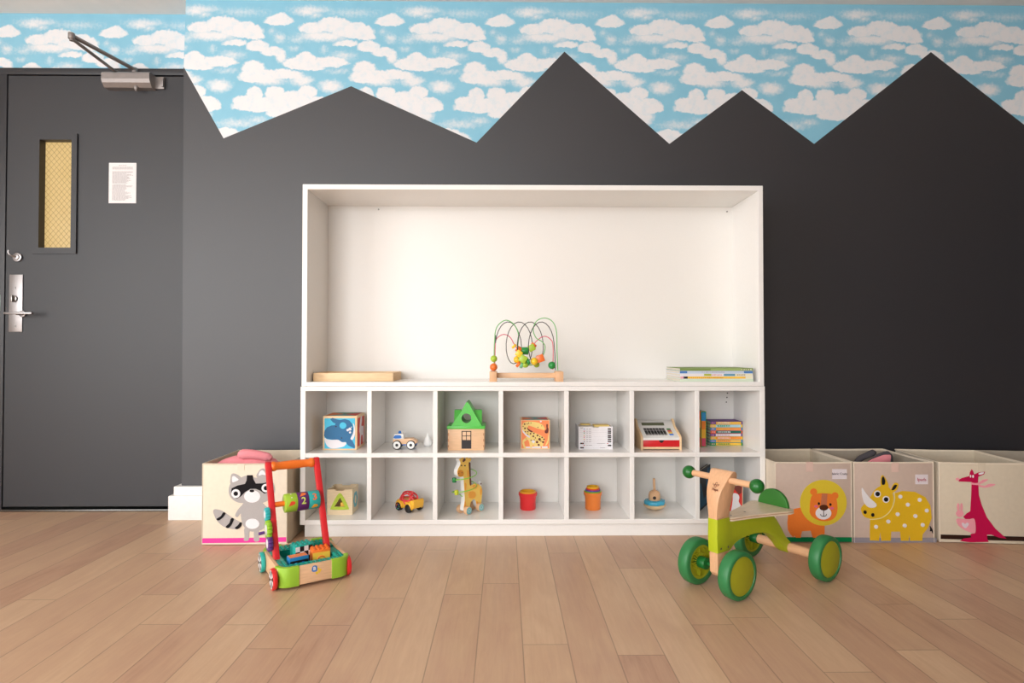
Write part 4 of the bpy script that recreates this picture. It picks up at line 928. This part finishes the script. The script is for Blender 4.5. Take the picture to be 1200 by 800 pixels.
for x in (-.034, .030):
    for y in (-.031, .031):
        b = B(BLK); wheel_y(b, (x,y,r_), r_, .017, bev=.003); wl = b.done('wheel', t)
        if y < 0 and x < 0:
            b = B(*[plas('dot_'+n_, c_2) for n_, c_2 in (('a',(90,170,90)),('b',(60,130,200)),('c',(220,80,60)),('d',(230,140,60)),('e',(150,90,170)))])
            for k in range(7):
                an = k/7*math.tau; b.sph((x+.010*math.cos(an), y-.0085, r_+.010*math.sin(an)), .0028, mi=k % 5, n=8)
            b.done('hub_bead', wl, label='coloured beads in the hub')
# ---- giraffe pull toy
SC = 10.66
gp = onshelf(543.5, 603.6, Z3)
t = thing('toy_giraffe', 'upright wooden giraffe toy on wheels with a green wire round its neck', 'toy', (gp.x, gp.y+.012, Z3), R(48))
kx = 1/(SC*272*.66); kz = 1/(SC*272)
def gl(u, v): return ((u-183)*kx, (782 - (u-183)*.27 - v)*kz - .002)
GO = [(183,735),(178,690),(190,600),(186,480),(180,380),(176,305),(150,308),(118,300),(106,262),(112,215),(135,165),(140,125),(130,105),(128,85),(148,82),(158,66),(176,64),(182,80),(196,80),(206,62),(226,62),(232,76),(248,64),(262,72),(256,100),(240,120),(246,200),(248,300),(262,400),(300,388),(350,394),(385,425),(398,480),(392,560),(386,640),(380,690),(352,698),(330,660),(315,600),(290,590),(262,620),(250,670),(240,735)]
GB = paint('giraffe_yellow', (248,204,96), .35); GWt = paint('giraffe_white', (240,238,236), .35)
outl = smooth_loop([gl(u, v) for u, v in GO], 3); th = .021
b = B(GWt); b.prism(outl, th, M=Matrix.Translation((0,0,0))); b.done('giraffe_body', t, smooth=30, label='thick white-edged giraffe board')
b = B(GB); cxm = sum(x for x, _ in outl)/len(outl)
b.prism(outl, .0008, M=Matrix.Translation((0,-.0008,0))); fc = b.done('painted_face', t, smooth=0, label='yellow painted giraffe side')
def gpaint(name, m, loops, y=-.0014, lab=None):
    b = B(m)
    for lp in loops: b.prism(smooth_loop([gl(u, v) for u, v in lp], 3) if len(lp) < 16 else [gl(u, v) for u, v in lp], .0008, M=Matrix.Translation((0,y,0)))
    b.done(name, fc, smooth=0, label=lab)
gpaint('patch', paint('giraffe_orange', (244,168,60)), [[(238,500),(290,486),(318,510),(312,560),(270,574),(236,558)], [(285,408),(335,402),(340,430),(315,452),(285,440)], [(372,460),(390,450),(390,510),(376,536)], [(190,380),(210,400),(205,450),(192,480)], [(192,610),(205,640),(200,690),(186,700)], [(325,610),(345,620),(350,660),(335,660)], [(218,220),(235,240),(236,300),(220,300)]], lab='orange patches')
gpaint('snout', paint('giraffe_snout', (228,150,44)), [ell(143,262,34,42)], -.0018)
gpaint('eye', paint('black', (40,32,30)), [ell(150,165,8,9), ell(190,165,8,9), ell(120,265,4,6), ell(155,255,4,6)], -.0024, 'dark eyes and nostrils')
gpaint('mane', paint('brown', (96,44,34)), [[(236,125),(254,125),(256,160),(258,260),(264,400),(248,400),(244,300),(238,200)], [(165,100),(185,78),(200,92),(185,112),(170,122)]], -.0018, 'brown mane')
gpaint('ear', GB, [[(240,76),(262,70),(256,104),(242,110)], [(132,86),(150,84),(154,122),(140,120)]], -.0018)
b = B(GWt); b.prism([gl(398,425),gl(402,370),gl(380,358),gl(372,395),gl(384,420)], .008, M=Matrix.Translation((0,.006,0))); 
tl = b.done('tail', t, smooth=0, label='white tail'); b = B(paint('brown', (96,44,34))); q = gl(394,390); b.cyl((q[0],.0055,q[1]),(q[0],.0045,q[1]),.004,n=12); b.done('tail_tip', tl)
WC = paint('wheel_cap', (120,186,190))
for (u, nm) in ((205, 'f'), (365, 'r')):
    x = (u-183)*kx*.9; r2 = .0175
    for y0, y1 in ((-.021, -.002), (th+.002, th+.021)):
        b = B(WDZ); b.cyl((x, y0, r2), (x, y1, r2), r2, bev=.002); wl = b.done('wheel', t)
        ye = y0-.0008 if y0 < 0 else y1+.0008
        b = B(WC); b.cyl((x, ye, r2), (x, (y0 if y0 < 0 else y1), r2), r2*.86, n=24); cp = b.done('wheel_cap', wl, label='pale blue wheel cap')
        b = B(OFW); b.tube([(x+.007*math.cos(k/16*math.tau), ye, r2+.007*math.sin(k/16*math.tau)) for k in range(16)], .0008, closed=True, n=5); b.done('cap_ring', wl)
b = B(paint('wire_lime', (140,206,70), .3)); pts = []
cx_, cy_, Rr = .012, th/2, .055
z_hi, z_lo = gl(255,225)[1], gl(150,530)[1]
for k in range(61):
    a = R(20) - k/60*math.tau*1.80; pts.append((cx_ + Rr*math.cos(a), cy_ - Rr*math.sin(a)*.95*-1, z_hi + (z_lo-z_hi)*k/60))
pts = [(.02, th/2+.0, z_hi+.004)] + pts + [(-.0, th/2, z_lo-.012)]
b.tube(smooth_path(pts, 2), .002, n=6); b.done('spiral_wire', t, smooth=60)
for (k, c, n_) in ((20, (30,130,70), 'green'), (52, (200,206,50), 'yellow')):
    q = Vector(pts[k]); b = B(plas('bead_'+n_, c)); b.cyl(q-Vector((0,0,.010)), q+Vector((0,0,.010)), .009, bev=.002); b.done('bead', t, label=n_+' bead on the wire')
# ---- nesting cups
def cup(label, x, y, z, r, h, c, nm, lip=.0035, group=None, tt=.0022):
    t = thing('stacking_cup', label, 'cup', (x, y, z), 0, group); b = B(plas(nm, c, .35))
    rb_ = r*.93
    b.lathe([(0,0),(rb_*.93,0),(rb_,.004),(rb_*1.0,h*.55),(r,h*.80),(r+lip*.4,h*.80),(r+lip,h*.86),(r+lip,h),(r+lip-.0012,h+.0006),(r-tt,h),(r-tt,h*.8),(rb_-tt,.006),(0,.006)], n=40); b.done('cup_shell', t, smooth=40)
gr1, gr2 = 'pair of nested cups in the bottom row', 'nest of rainbow cups in the bottom row'
p = onshelf(619, 598.8, Z3); cup('red stacking cup holding a yellow cup', p.x, p.y+.04, Z3, .038, .074, (236,50,54), 'cup_red', group=gr1); cup('yellow stacking cup nested inside the red cup', p.x, p.y+.04, Z3+.0065, .0335, .0735, (252,184,50), 'cup_yellow', lip=.003, group=gr1)
p = onshelf(696.3, 598.8, Z3); z = Z3
for k, (lb_, r, top_, c, nm) in enumerate((('orange outer stacking cup, largest of the rainbow nest', .037, .074, (244,136,58), 'cup_orange'), ('green stacking cup inside the orange cup', .0335, .0785, (124,190,40), 'cup_green'), ('purple stacking cup above the green rim', .0300, .0850, (108,78,170), 'cup_purple'), ('red stacking cup above the purple rim', .0268, .0905, (232,70,46), 'cup_scarlet'), ('small yellow stacking cup, top of the rainbow nest', .0236, .0985, (248,190,40), 'cup_gold'))):
    z0 = Z3 + [0,.0065,.0135,.02,.027][k]; cup(lb_, p.x, p.y+.04, z0, r, Z3+top_-z0+.003, c, nm, lip=.0036, group=gr2)
# ---- wobble stacker
p = onshelf(770.2, 599.6, Z3); t = thing('stacking_toy', 'wobbly wooden stacking toy with a blue flower ring', 'toy', (p.x, p.y+.04, Z3), 0)
tilt = Matrix.Rotation(R(-2), 4, 'Y')
b = B(PINE); b.lathe([(0,0),(.015,.0012),(.035,.008),(.048,.018),(.0495,.022),(.046,.025),(0,.025)], n=40, M=tilt); b.done('rocking_base', t, smooth=50)
b = B(paint('flower_blue', (66,176,212), .25)); b.lathe([(0,.0255),(.044,.0255),(.047,.028),(.047,.040),(.044,.0425),(0,.0425)], n=64, M=tilt, fn=lambda a: 1-.06*abs(math.sin(a*4))); b.done('flower_ring', t, smooth=50, label='blue flower-shaped ring')
b = B(WDZ); b.lathe([(0,.043),(.0245,.043),(.0255,.046),(.0255,.066),(.022,.078),(.012,.085),(0,.086)], n=28, M=tilt); hd = b.done('wooden_head', t, smooth=50)
b = B(mat('dark_hole', (60,52,48), .8)); b.cyl((-.008,-.0262,.057),(-.008,-.0235,.057),.0072,n=20); b.done('side_hole', hd, label='dark round hole')
b = B(WDZ); b.cyl((-.002,0,.08),(-.004,0,.138),.0056,n=16,bev=.001); b.done('peg', t)
# ================================================================== BABY WALKER
A = R(32.6)
wk = thing('baby_walker', 'wooden push-along baby walker with red uprights and an orange handle', 'baby walker', (-.703, -.699, 0), A)
w2, l2, zb, zt_ = .118, .1345, .012, .0715
LIMC = felt('walker_green', (150,196,52)) if 0 else plas('walker_green', (152,198,54), .5); TEAL = plas('teal', (20,160,142), .35); WRED = paint('walker_red', (216,36,44), .35); WOR = plas('walker_orange', (246,122,40), .35)
rc_ = .040
b = B(WD)
b.box(-w2+rc_, w2-rc_, -l2, -l2+.012, zb, zt_, bev=.001); b.box(-w2+rc_, w2-rc_, l2-.012, l2, zb, zt_, bev=.001); b.each('end_panel', wk)
b = B(mat('beech_y', (226,186,146), .45, 'woody'))
b.box(-w2, -w2+.012, -l2+.02, l2-.02, zb, zt_, bev=.001); b.box(w2-.012, w2, -l2+.02, l2-.02, zb, zt_, bev=.001); b.each('side_panel', wk)
b = B(MC['beech_y']); b.box(-w2+.0125, w2-.0125, -l2+.0125, l2-.0125, zb, zb+.006); b.done('base_panel', wk)
# rounded green corners
for sx_s, sy_s in ((-1,-1),(1,-1),(-1,1),(1,1)):
    b = B(LIMC); arc = [(sx_s*(w2-rc_+ (rc_+.003)*math.sin(a)), sy_s*(l2-rc_+(rc_+.003)*math.cos(a))) for a in [math.pi/2*k/8 for k in range(9)]]
    inn = [(sx_s*(w2-rc_+(rc_-.012)*math.sin(a)), sy_s*(l2-rc_+(rc_-.012)*math.cos(a))) for a in [math.pi/2*k/8 for k in range(9)]]
    side_l = .012
    o1 = [(sx_s*(w2-rc_-side_l*2), sy_s*(l2+.003))] + arc + [(sx_s*(w2+.003), sy_s*(l2-rc_-.002))]
    i1 = [(sx_s*(w2-rc_-side_l*2), sy_s*(l2-.012))] + inn + [(sx_s*(w2-.012), sy_s*(l2-rc_-.002))]
    lp = o1 + i1[::-1]
    M = Matrix(((1,0,0,0),(0,0,1,0),(0,1,0,zb-.002),(0,0,0,1)))
    b.prism(lp, zt_-zb+.005, M=M, bev=.0015); b.done('corner_guard', wk, smooth=40, label='lime green rounded corner')
# teal tray: studded rim and deep well
zi = zt_-.004
b = B(TEAL)
wx, wy0_, wy1_ = .078, -.085, .075
ro = .022
outer = [(-w2+.012,-l2+.012),(w2-.012,-l2+.012),(w2-.012,l2-.012),(-w2+.012,l2-.012)]
M = Matrix(((1,0,0,0),(0,0,1,0),(0,1,0,zi-.006),(0,0,0,1)))
b.prism(outer, .006, holes=[[(-wx,wy0_),(wx,wy0_),(wx,wy1_),(-wx,wy1_)]], M=M)
for x0, x1, y0, y1 in ((-wx-.003,-wx,wy0_,wy1_),(wx,wx+.003,wy0_,wy1_),(-wx,wx,wy0_-.003,wy0_),(-wx,wx,wy1_,wy1_+.003)): b.box(x0,x1,y0,y1,zb+.026,zi-.001)
b.box(-wx,wx,wy0_,wy1_,zb+.026,zb+.030)
for i in range(14):
    for j in range(17):
        x = -.101 + i*.0155; y = -.116 + j*.0145
        if abs(x) < wx+.006 and wy0_-.006 < y < wy1_+.006: continue
        if abs(abs(x)-.1) < .02 and -.03 < y < .02 : continue
        b.cyl((x,y,zi-.001),(x,y,zi+.0045),.0052,n=10)
tray = b.done('block_tray', wk, smooth=30, label='teal tray with raised studs')
# wheels
BW1, BW2 = paint('wheel_white', (238,236,236)), paint('wheel_black', (30,28,32))
WR2 = plas('wheel_red', (222,44,46)); WTL = plas('wheel_teal', (50,178,168))
for sx_s in (-1, 1):
    for sy_s, m, lb_ in ((-1, WR2, 'red wheel'), (1, WTL, 'teal wheel')):
        x0 = sx_s*(w2+(.001 if sx_s < 0 else -.008)); x1 = x0 + sx_s*.014; r = .0348; y = sy_s*.095 - .004
        b = B(m); b.cyl((x0,y,r+.0002),(x1,y,r+.0002), r, n=40, bev=.003); wl = b.done('wheel', wk, label=lb_)
        b = B(BW1, BW2)
        for k in range(12):
            a0, a1 = k/12*math.tau, (k+1)/12*math.tau
            xf = x1 + sx_s*.0006
            pts = [(xf, y+.004*math.cos(a0), r+.004*math.sin(a0)), (xf, y+.029*math.cos(a0), r+.029*math.sin(a0)), (xf, y+.030*math.cos((a0+a1)/2), r+.030*math.sin((a0+a1)/2)), (xf, y+.029*math.cos(a1), r+.029*math.sin(a1)), (xf, y+.004*math.cos(a1), r+.004*math.sin(a1))]
            b.quad(pts, k % 2)
        b.done('wheel_pattern', wl, smooth=0, label='black and white wheel face')
# uprights
lean = .150; hz0, hz1 = zi-.01, .368
by = -.004
for s_s in (-1, 1):
    x = s_s*.0865 - .010
    b = B(WRED); prof = [(by-.013, hz0), (by+.013, hz0), (by+lean+.013, hz1-.004), (by+lean+.007, hz1+.008), (by+lean-.007, hz1+.008), (by+lean-.013, hz1-.004)]
    b.prism(prof, .020, M=MX(x-.010), bev=.003); up = b.done('upright', wk, label='red wooden upright')
    b = B(STEELD); b.cyl((x-.011*1, by+.012, zi+.03),(x-.0095, by+.012, zi+.03),.003,n=10) if 0 else b.sph((x-.0102, by+.012, zi+.032), .003, sc=(.4,1,1), n=8); b.done('screw', up)
b = B(WOR); prof = [(.015,0),(.018,.005),(.018,.014),(.0145,.02),(.0150,.045),(.0165,.077),(.0150,.11),(.0145,.135),(.018,.141),(.018,.149),(.015,.154)]
prof = [(0,0)] + [(r, z) for r, z in prof] + [(0,.154)]
b.lathe(prof, n=28, M=Matrix.Translation((-.087, by+lean, hz1-.010)) @ Matrix.Rotation(R(90),4,'Y')); b.done('handle', wk, smooth=60, label='orange handle')
# roller axle with three printed drums
zr = .233; yr = by + lean*(zr-hz0)/(hz1-hz0)
b = B(WOR); b.cyl((-.088,yr,zr),(.068,yr,zr),.0095,n=20); b.done('axle', wk, label='orange axle')
drums = [(-.054, -.013, (166,204,58), 'drum_lime', '1', (240,240,236), (230,80,50)), (-.0125, .0265, (92,36,104), 'drum_purple', '2', (210,226,110), (240,120,50)), (.027, .0665, (44,170,166), 'drum_teal', '3', (240,110,60), (240,170,50))]
rd = .033
for x0, x1, c, nm, ch, tc_, pc in drums:
    b = B(plas(nm, c, .4)); b.cyl((x0,yr,zr),(x1,yr,zr), rd, n=48, bev=.002); dm = b.done('counting_drum', wk, label={'1':'lime drum with number 1','2':'purple drum with number 2','3':'teal drum with number 3'}[ch])
    # number wrapped on the drum face turned to the room
    def onwrap(o, ang0):
        for v in o.data.vertices:
            a = ang0 + v.co.z/rd; rr2 = rd + .0006 + (-v.co.y)*1.0
            v.co = Vector((v.co.x, yr - rr2*math.cos(a), zr + rr2*math.sin(a)))
    tx_ = text('printed_number', ch, .034 if ch != '1' else .03, paint('num_'+ch, tc_), dm, Matrix.Translation(((x0+x1)/2, 0, 0)) @ TF, extrude=.0004, bold=.0006)
    onwrap(tx_, R({'1':58,'2':14,'3':30}[ch]))
    b = B(paint('pic_'+ch, pc)); b.prism(smooth_loop([(-.009,-.004),(-.004,.006),(.008,.005),(.010,-.002),(.003,-.006),(-.012,-.009)],3), .0008, M=Matrix.Translation(((x0+x1)/2,-.0004,0)))
    pic = b.done('printed_picture', dm, smooth=0); onwrap(pic, R({'1':8,'2':60,'3':-28}[ch]))
# spinning gears on the left upright
GG = [(zi+.140, (56,186,190), 'teal', .021), (zi+.092, (150,200,50), 'lime', .029), (zi+.050, (98,56,130), 'purple', .025)]
for z, c, nm, rg in GG:
    y = by + lean*(z-hz0)/(hz1-hz0) - .004
    x0 = -.1070
    b = B(plas('gear_'+nm, c)); b.lathe([(0,0),(rg*.9,0),(rg,.003),(rg,.013),(rg*.92,.016),(0,.016)], n=80, M=Matrix.Translation((x0,y,z)) @ Matrix.Rotation(R(-90),4,'Y'), fn=lambda a: 1+.13*math.cos(a*11)); g = b.done('gear', wk, smooth=50, label=nm+' gear')
    b = B(OFW); b.cyl((x0-.0165,y,z),(x0-.0158,y,z),rg*.62,n=20); b.done('gear_face', g)
    if nm == 'lime': b = B(plas('gear_purple', (98,56,130))); b.cyl((x0-.020,y,z-.008),(x0-.040,y,z-.010),.0055,bev=.002); b.done('gear_knob', g, label='purple knob')
# logo on the front
fb_ = B(ink('logo_blue', (60,120,190)), ink('logo_yellow', (236,196,60)))
fb_.prism(smooth_loop([(-.012,-.004),(-.010,.012),(.002,.013),(.005,.005),(.003,-.006)],3), .0008, mi=0, M=Matrix.Translation((.000,-l2-.0008,.052)))
for x, z, r in ((.004,-.012,.0045),(.012,-.009,.004),(.016,-.004,.0035),(.010,-.002,.003),(.009,.002,.003)): fb_.prism(ell(x,z,r,n=12), .0008, mi=1, M=Matrix.Translation((0,-l2-.0008,.052)))
lg = fb_.done('maker_mark', wk, smooth=0, label='blue and yellow maker mark'); text('mark_letter', 'B', .015, OFW, lg, Matrix.Translation((-.004,-l2-.0012,.056)) @ TF, bold=.0006)
# blocks in the tray
def wpt(x, y, z): return Matrix.Translation(wk.location) @ Matrix.Rotation(A,4,'Z') @ Vector((x,y,z))
def block(label, x, y, rz, sx2, sy2, h, c, c2, nm, z=zb+.0300, extra=None, studs=True):
    p = wpt(x,y,z); t = thing('building_block', label, 'toy block', p, A+rz, 'building blocks in the walker tray')
    b = B(plas(nm, c)); b.box(-sx2,sx2,-sy2,sy2,0,h,bev=.0015)
    nx = round(sx2*2/.0155); ny = round(sy2*2/.0155)
    for i in range(nx):
        for j in range(ny if studs else 0): b.cyl(((i+.5)/nx*2*sx2-sx2,(j+.5)/ny*2*sy2-sy2,h-.001),((i+.5)/nx*2*sx2-sx2,(j+.5)/ny*2*sy2-sy2,h+.004),.0048,n=12)
    b.done('block_body', t)
    if extra: extra(t, sx2, sy2, h)
    return t
def chk(t, sx2, sy2, h):
    b = B(BW1, BW2)
    for i in range(4):
        for j in range(3): b.box(-sx2+.002+i*(2*sx2-.004)/4, -sx2+.002+(i+1)*(2*sx2-.004)/4, -sy2-.0006, -sy2+.0002, .004+j*(h-.008)/3, .004+(j+1)*(h-.008)/3, mi=(i+j) % 2)
    b.done('printed_checks', t, smooth=0, label='black and white checks')
def loco(t, sx2, sy2, h):
    b = B(BW2); b.box(-sx2+.002, sx2-.002, -sy2-.0006, -sy2+.0002, .002, h*.72); b.done('printed_panel', t, smooth=0, label='black printed panel')
    b = B(BLU)
    for x in (-sx2*.35, sx2*.4): b.tube([(x+.008*math.cos(k/16*math.tau), -sy2-.001, .013+.008*math.sin(k/16*math.tau)) for k in range(16)], .0016, closed=True, n=6)
    b.done('printed_wheel', t); b = B(ORI); b.box(-sx2+.003, sx2-.003, -sy2+.003, sy2-.003, h-.0002, h+.0008); b.done('printed_top', t, smooth=0, label='orange printed top')
def pict(t, sx2, sy2, h):
    b = B(YEL); b.box(-sx2+.002, sx2-.002, -sy2-.0006, -sy2+.0002, .002, h-.008); pp = b.done('printed_panel', t, smooth=0, label='yellow printed panel')
    b = B(WOR); b.tube([(.012*math.cos(k/16*math.tau), -sy2-.001, .013+.012*math.sin(k/16*math.tau)) for k in range(16)], .0022, closed=True, n=6); b.done('printed_ring', pp)
block('teal studded block with black and white checks, rear of the walker tray', -.010, .012, R(8), .032, .024, .060, (40,172,160), None, 'teal_block', extra=chk)
block('blue train block with ringed wheels, front left of the walker tray', -.038, -.050, R(4), .032, .018, .040, (40,130,190), None, 'blue_block', extra=loco, studs=False)
block('orange studded block with a yellow picture, right of the walker tray', .043, -.028, R(-4), .031, .026, .046, (244,124,46), None, 'orange_block', extra=pict)
# ================================================================== RIDE-ON TRIKE
BA = R(32.7)
bk = thing('ride_on_trike', 'green and beech wooden ride-on with four wheels standing on the oak floor', 'ride-on toy', (.690, -.876, 0), BA)
TG = plas('tyre_green', (48,124,70), .45); HL = paint('hub_lime', (166,166,30), .5); FL = paint('frame_lime', (178,190,30), .4); HG = plas('hub_green', (20,104,44), .4)
BWD = mat('beech_bike', (226,176,134), .4, 'woodz', coat=.2); BWY = mat('beech_bike_y', (226,176,134), .4, 'woody', coat=.2)
R_ = .0763
def wheel(x, y, out, steer=0):
    # out = -1: outer face towards -y
    w = .040; M = Matrix.Translation((x, y, R_)) @ Matrix.Rotation(R(steer),4,'Z')
    ax = M @ Matrix.Rotation(R(90) if out < 0 else R(-90), 4, 'X')       # local z -> outward
    b = B(TG); b.lathe([(.056,-w/2),(R_-.008,-w/2),(R_-.003,-w/2+.002),(R_-.0006,-w/2+.006),(R_,0),(R_-.0006,w/2-.006),(R_-.003,w/2-.002),(R_-.008,w/2),(.0625,w/2),(.061,w/2-.003),(.056,w/2-.004),(.056,-w/2)], n=64, M=ax)
    wl = b.done('wheel', bk, smooth=40, label='green tyre')
    b = B(HL); b.lathe([(0,w/2+.003),(.030,w/2+.002),(.054,w/2-.001),(.0605,w/2-.003),(.058,.002),(0,.002)], n=56, M=ax); b.done('hub_cover', wl, smooth=40, label='olive lime hub cover')
    b = B(HL); b.lathe([(.0558,.004),(.0558,-w/2+.003),(.048,-w/2+.003),(.048,.004)], n=56, M=ax); b.lathe([(0,-.002),(.049,-.002),(.049,.004),(0,.004)], n=40, M=ax)
    for k in range(20):
        a = k/20*math.tau; L_ = .030 if k % 5 else .048
        b.box(.012, L_, -.0014, .0014, -w/2+.006, -.001, M=ax @ Matrix.Rotation(a,4,'Z'))
    b.done('wheel_spokes', wl, smooth=30, label='lime ribbed wheel inside')
    b = B(HG); b.cyl(ax @ Vector((0,0,-.001)), ax @ Vector((0,0,-w/2-.022)), .0195, n=28, bev=.002); b.done('hub_sleeve', wl, label='dark green hub sleeve')
wheel(0, -.079, -1); wheel(0, .079, 1); RX = .383; wheel(RX, -.147, -1); wheel(RX, .147, 1)
b = B(BWY); b.cyl((RX,-.108,R_),(RX,.108,R_),.0165,n=32); b.done('rear_axle', bk, label='round beech rear axle')
hw = .0175
# steering column
col = [(-.018,.236),(-.018,.236),(-.0195,.270),(-.018,.300),(-.012,.326),(.002,.352),(.016,.374),(.030,.3875),(.044,.388),(.054,.378),(.058,.360),(.057,.325),(.050,.280),(.044,.236),(.044,.236)]
b = B(BWD); b.prism([(x, z) for x, z in smooth_loop(col[1:-1], 3) if 1] if 0 else [col[0]] + [tuple(v[:2]) for v in smooth_path([(a_, b_, 0) for a_, b_ in col[1:-1]], 4)] + [col[-1]], 1.0, M=Matrix.Translation((0,-.5,0)), bev=0)
for v in b.bm.verts:
    k_ = max(0, min(1, (v.co.z-.236)/.15)); v.co.y *= 2*(.0165 + .008*k_ + .018*k_*k_)
be = [e for e in b.bm.edges if abs(e.verts[0].co.y) > 0 and e.verts[0].co.y*e.verts[1].co.y > 0 and len(e.link_faces) == 2 and e.calc_face_angle(0) > .6]
bmesh.ops.bevel(b.bm, geom=be, offset=.002, segments=2, profile=.5, affect='EDGES')
b.done('steering_column', bk, smooth=40, label='beech steering column with burnt-in mark')
b = B(BWY); b.cyl((.026,-.122,.361),(.026,.122,.361),.0105,n=24); hb = b.done('handlebar', bk)
for s_s in (-1, 1):
    b = B(plas('grip_green', (24,104,40), .3)); b.sph((.026, s_s*.132, .361), .0225, n=32); b.done('grip_ball', bk, smooth=80, label='dark green ball grip')
# lime frame
frame = [(-.018,.236),(.044,.236),(.047,.222)] + [tuple(v[:2]) for v in smooth_path([(.075,.2218,0),(.15,.2218,0),(.25,.2218,0),(.29,.203,0),(.325,.165,0),(.362,.118,0),(.398,.088,0)],4)] + [(.396,.066),(.372,.060)] + [tuple(v[:2]) for v in smooth_path([(.350,.075,0),(.318,.108,0),(.275,.138,0),(.225,.155,0),(.17,.160,0),(.115,.157,0),(.075,.147,0),(.052,.132,0)],4)] + [(.046,.128),(-.016,.128),(-.020,.18)]
b = B(FL); b.prism(frame, hw*2+.002, M=Matrix.Translation((0,-hw-.001,0)), bev=.002); fr_ = b.done('frame', bk, smooth=35, label='lime green painted wooden frame')
b = B(STEELD)
for x, z in ((.000,.141),(.036,.141)): b.sph((x,-hw-.001,z), .0038, sc=(1,.4,1), n=10)
b.each('bolt', fr_)
b = B(BWD); b.prism([(-.016,.1275),(.044,.1275),(.042,.08),(.034,.056),(.018,.047),(-.004,.051),(-.014,.063)], hw*2-.002, M=Matrix.Translation((0,-hw+.001,0)), bev=.004); fk = b.done('fork_block', bk, label='beech fork block')
b = B(BLK); b.sph((.026,-hw+.001,.106), .0045, sc=(1,.3,1.6), n=10); b.done('bolt', fk)
b = B(HG); b.cyl((0.005,-.05,R_),(0.005,.05,R_),.006,n=16); b.done('front_axle', bk)
# seat
out = smooth_loop([(.048,.012),(.048,-.012),(.062,-.024),(.14,-.038),(.23,-.062),(.290,-.080),(.318,-.074),(.327,-.045),(.330,0),(.327,.045),(.318,.074),(.290,.080),(.23,.062),(.14,.038),(.062,.024)], 4)
M = Matrix(((1,0,0,0),(0,0,1,0),(0,1,0,0),(0,0,0,1)))
b = B(PALE, mat('ply_edge', (190,150,118), .5)); 
b.prism(out, .0045, M=Matrix.Translation((0,0,.2220)) @ M, bev=0); b.prism([(x*.998+.0003, y*.99) for x, y in out], .003, mi=1, M=Matrix.Translation((0,0,.2265)) @ M); b.prism(out, .0045, M=Matrix.Translation((0,0,.2295)) @ M)
seat = b.done('seat', bk, smooth=40, label='pale plywood seat')
b = B(STEELD)
for x in (.075, .15): b.cyl((x,0,.2340),(x,0,.2348),.0035,n=10)
b.each('screw', seat)
b = B(plas('backrest_green', (52,124,44), .45)); M = Matrix(((0,1,0,.308),(1,0,0,0),(0,0,1,0),(0,0,0,1)))
b.prism([( .058*math.cos(a), .2340+.058*math.sin(a)) for a in [math.pi*k/24 for k in range(25)]], .014, M=M, bev=.003); b.done('backrest', bk, smooth=40, label='green half-round backrest')
# burnt-in mark on the front of the column
nrm = Matrix.Rotation(BA,3,'Z') @ Vector((-1,0,.34))
fpl = (Matrix.Translation(bk.location) @ Matrix.Rotation(BA,4,'Z')) @ Vector((-.0115,0,.333))
ff = Face(bk, bk.location, nrm, 820, 540, 11.43); ff.p = fpl
MB_ = ink('burnt_brown', (120,66,44))
b = B(MB_)
for pts in ([(187,296),(184,312),(192,322),(206,314),(216,294),(230,288),(240,300)], [(206,318),(196,336),(200,350),(214,350),(224,334),(226,318),(216,316),(210,326)], [(224,334),(246,330),(258,318),(246,312),(232,318)]): stroke(ff, b, smooth_path([(x,y,0) for x,y in pts], 5), 4.5, 0)
b.done('maker_mark', bk, smooth=0, label='burnt-in brown mark')
c0 = ff.inv @ ff.map(207, 381); ux = (ff.inv.to_3x3() @ (ff.map(217,384)-ff.map(197,378))).normalized(); uz = Vector((.34,0,1)).normalized(); un = ux.cross(uz).normalized()
Mt = Matrix((( ux.x, uz.x, -un.x, c0.x),(ux.y, uz.y, -un.y, c0.y),(ux.z, uz.z, -un.z, c0.z),(0,0,0,1)))
nx_ = (ff.inv.to_3x3() @ nrm).normalized(); ux = uz.cross(nx_).normalized()
Mt = Matrix(((ux.x, uz.x, nx_.x, c0.x+nx_.x*.001),(ux.y, uz.y, nx_.y, c0.y),(ux.z, uz.z, nx_.z, c0.z),(0,0,0,1)))
text('burnt_lettering', 'Hape', .011, MB_, bk, Mt, bold=.0003)
# ================================================================== LIGHT
def area(name, loc, rot, sx, sy, e, c=(1,1,1)):
    l = bpy.data.lights.new(name, 'AREA'); l.shape = 'RECTANGLE'; l.size = sx; l.size_y = sy; l.energy = e; l.color = c
    o = bpy.data.objects.new(name, l); COL.objects.link(o); o.location = loc; o.rotation_euler = rot; return o
area('window_daylight', (XL-.10, (WY0+WY1)/2, (WZ0+WZ1)/2), (0, R(-90), 0), WZ1-WZ0, WY1-WY0, LWIN, (.965, .985, 1))
area('rear_fill', ((VX0+VX1)/2, YF-.10, (VZ0+VZ1)/2), (R(90), 0, 0), VX1-VX0, VZ1-VZ0, LREAR, (.965, .985, 1))  # invented fill lamp behind the camera, lights the cubbies from the front
w = bpy.data.worlds.new('world'); S.world = w; w.use_nodes = True
bg = w.node_tree.nodes['Background']; bg.inputs['Color'].default_value = (1, 1, 1, 1); bg.inputs['Strength'].default_value = LAMB
S.view_settings.view_transform = 'Standard'; S.view_settings.look = 'None'; S.view_settings.gamma = 1; S.view_settings.use_curve_mapping = False
S.view_settings.exposure = EXPO
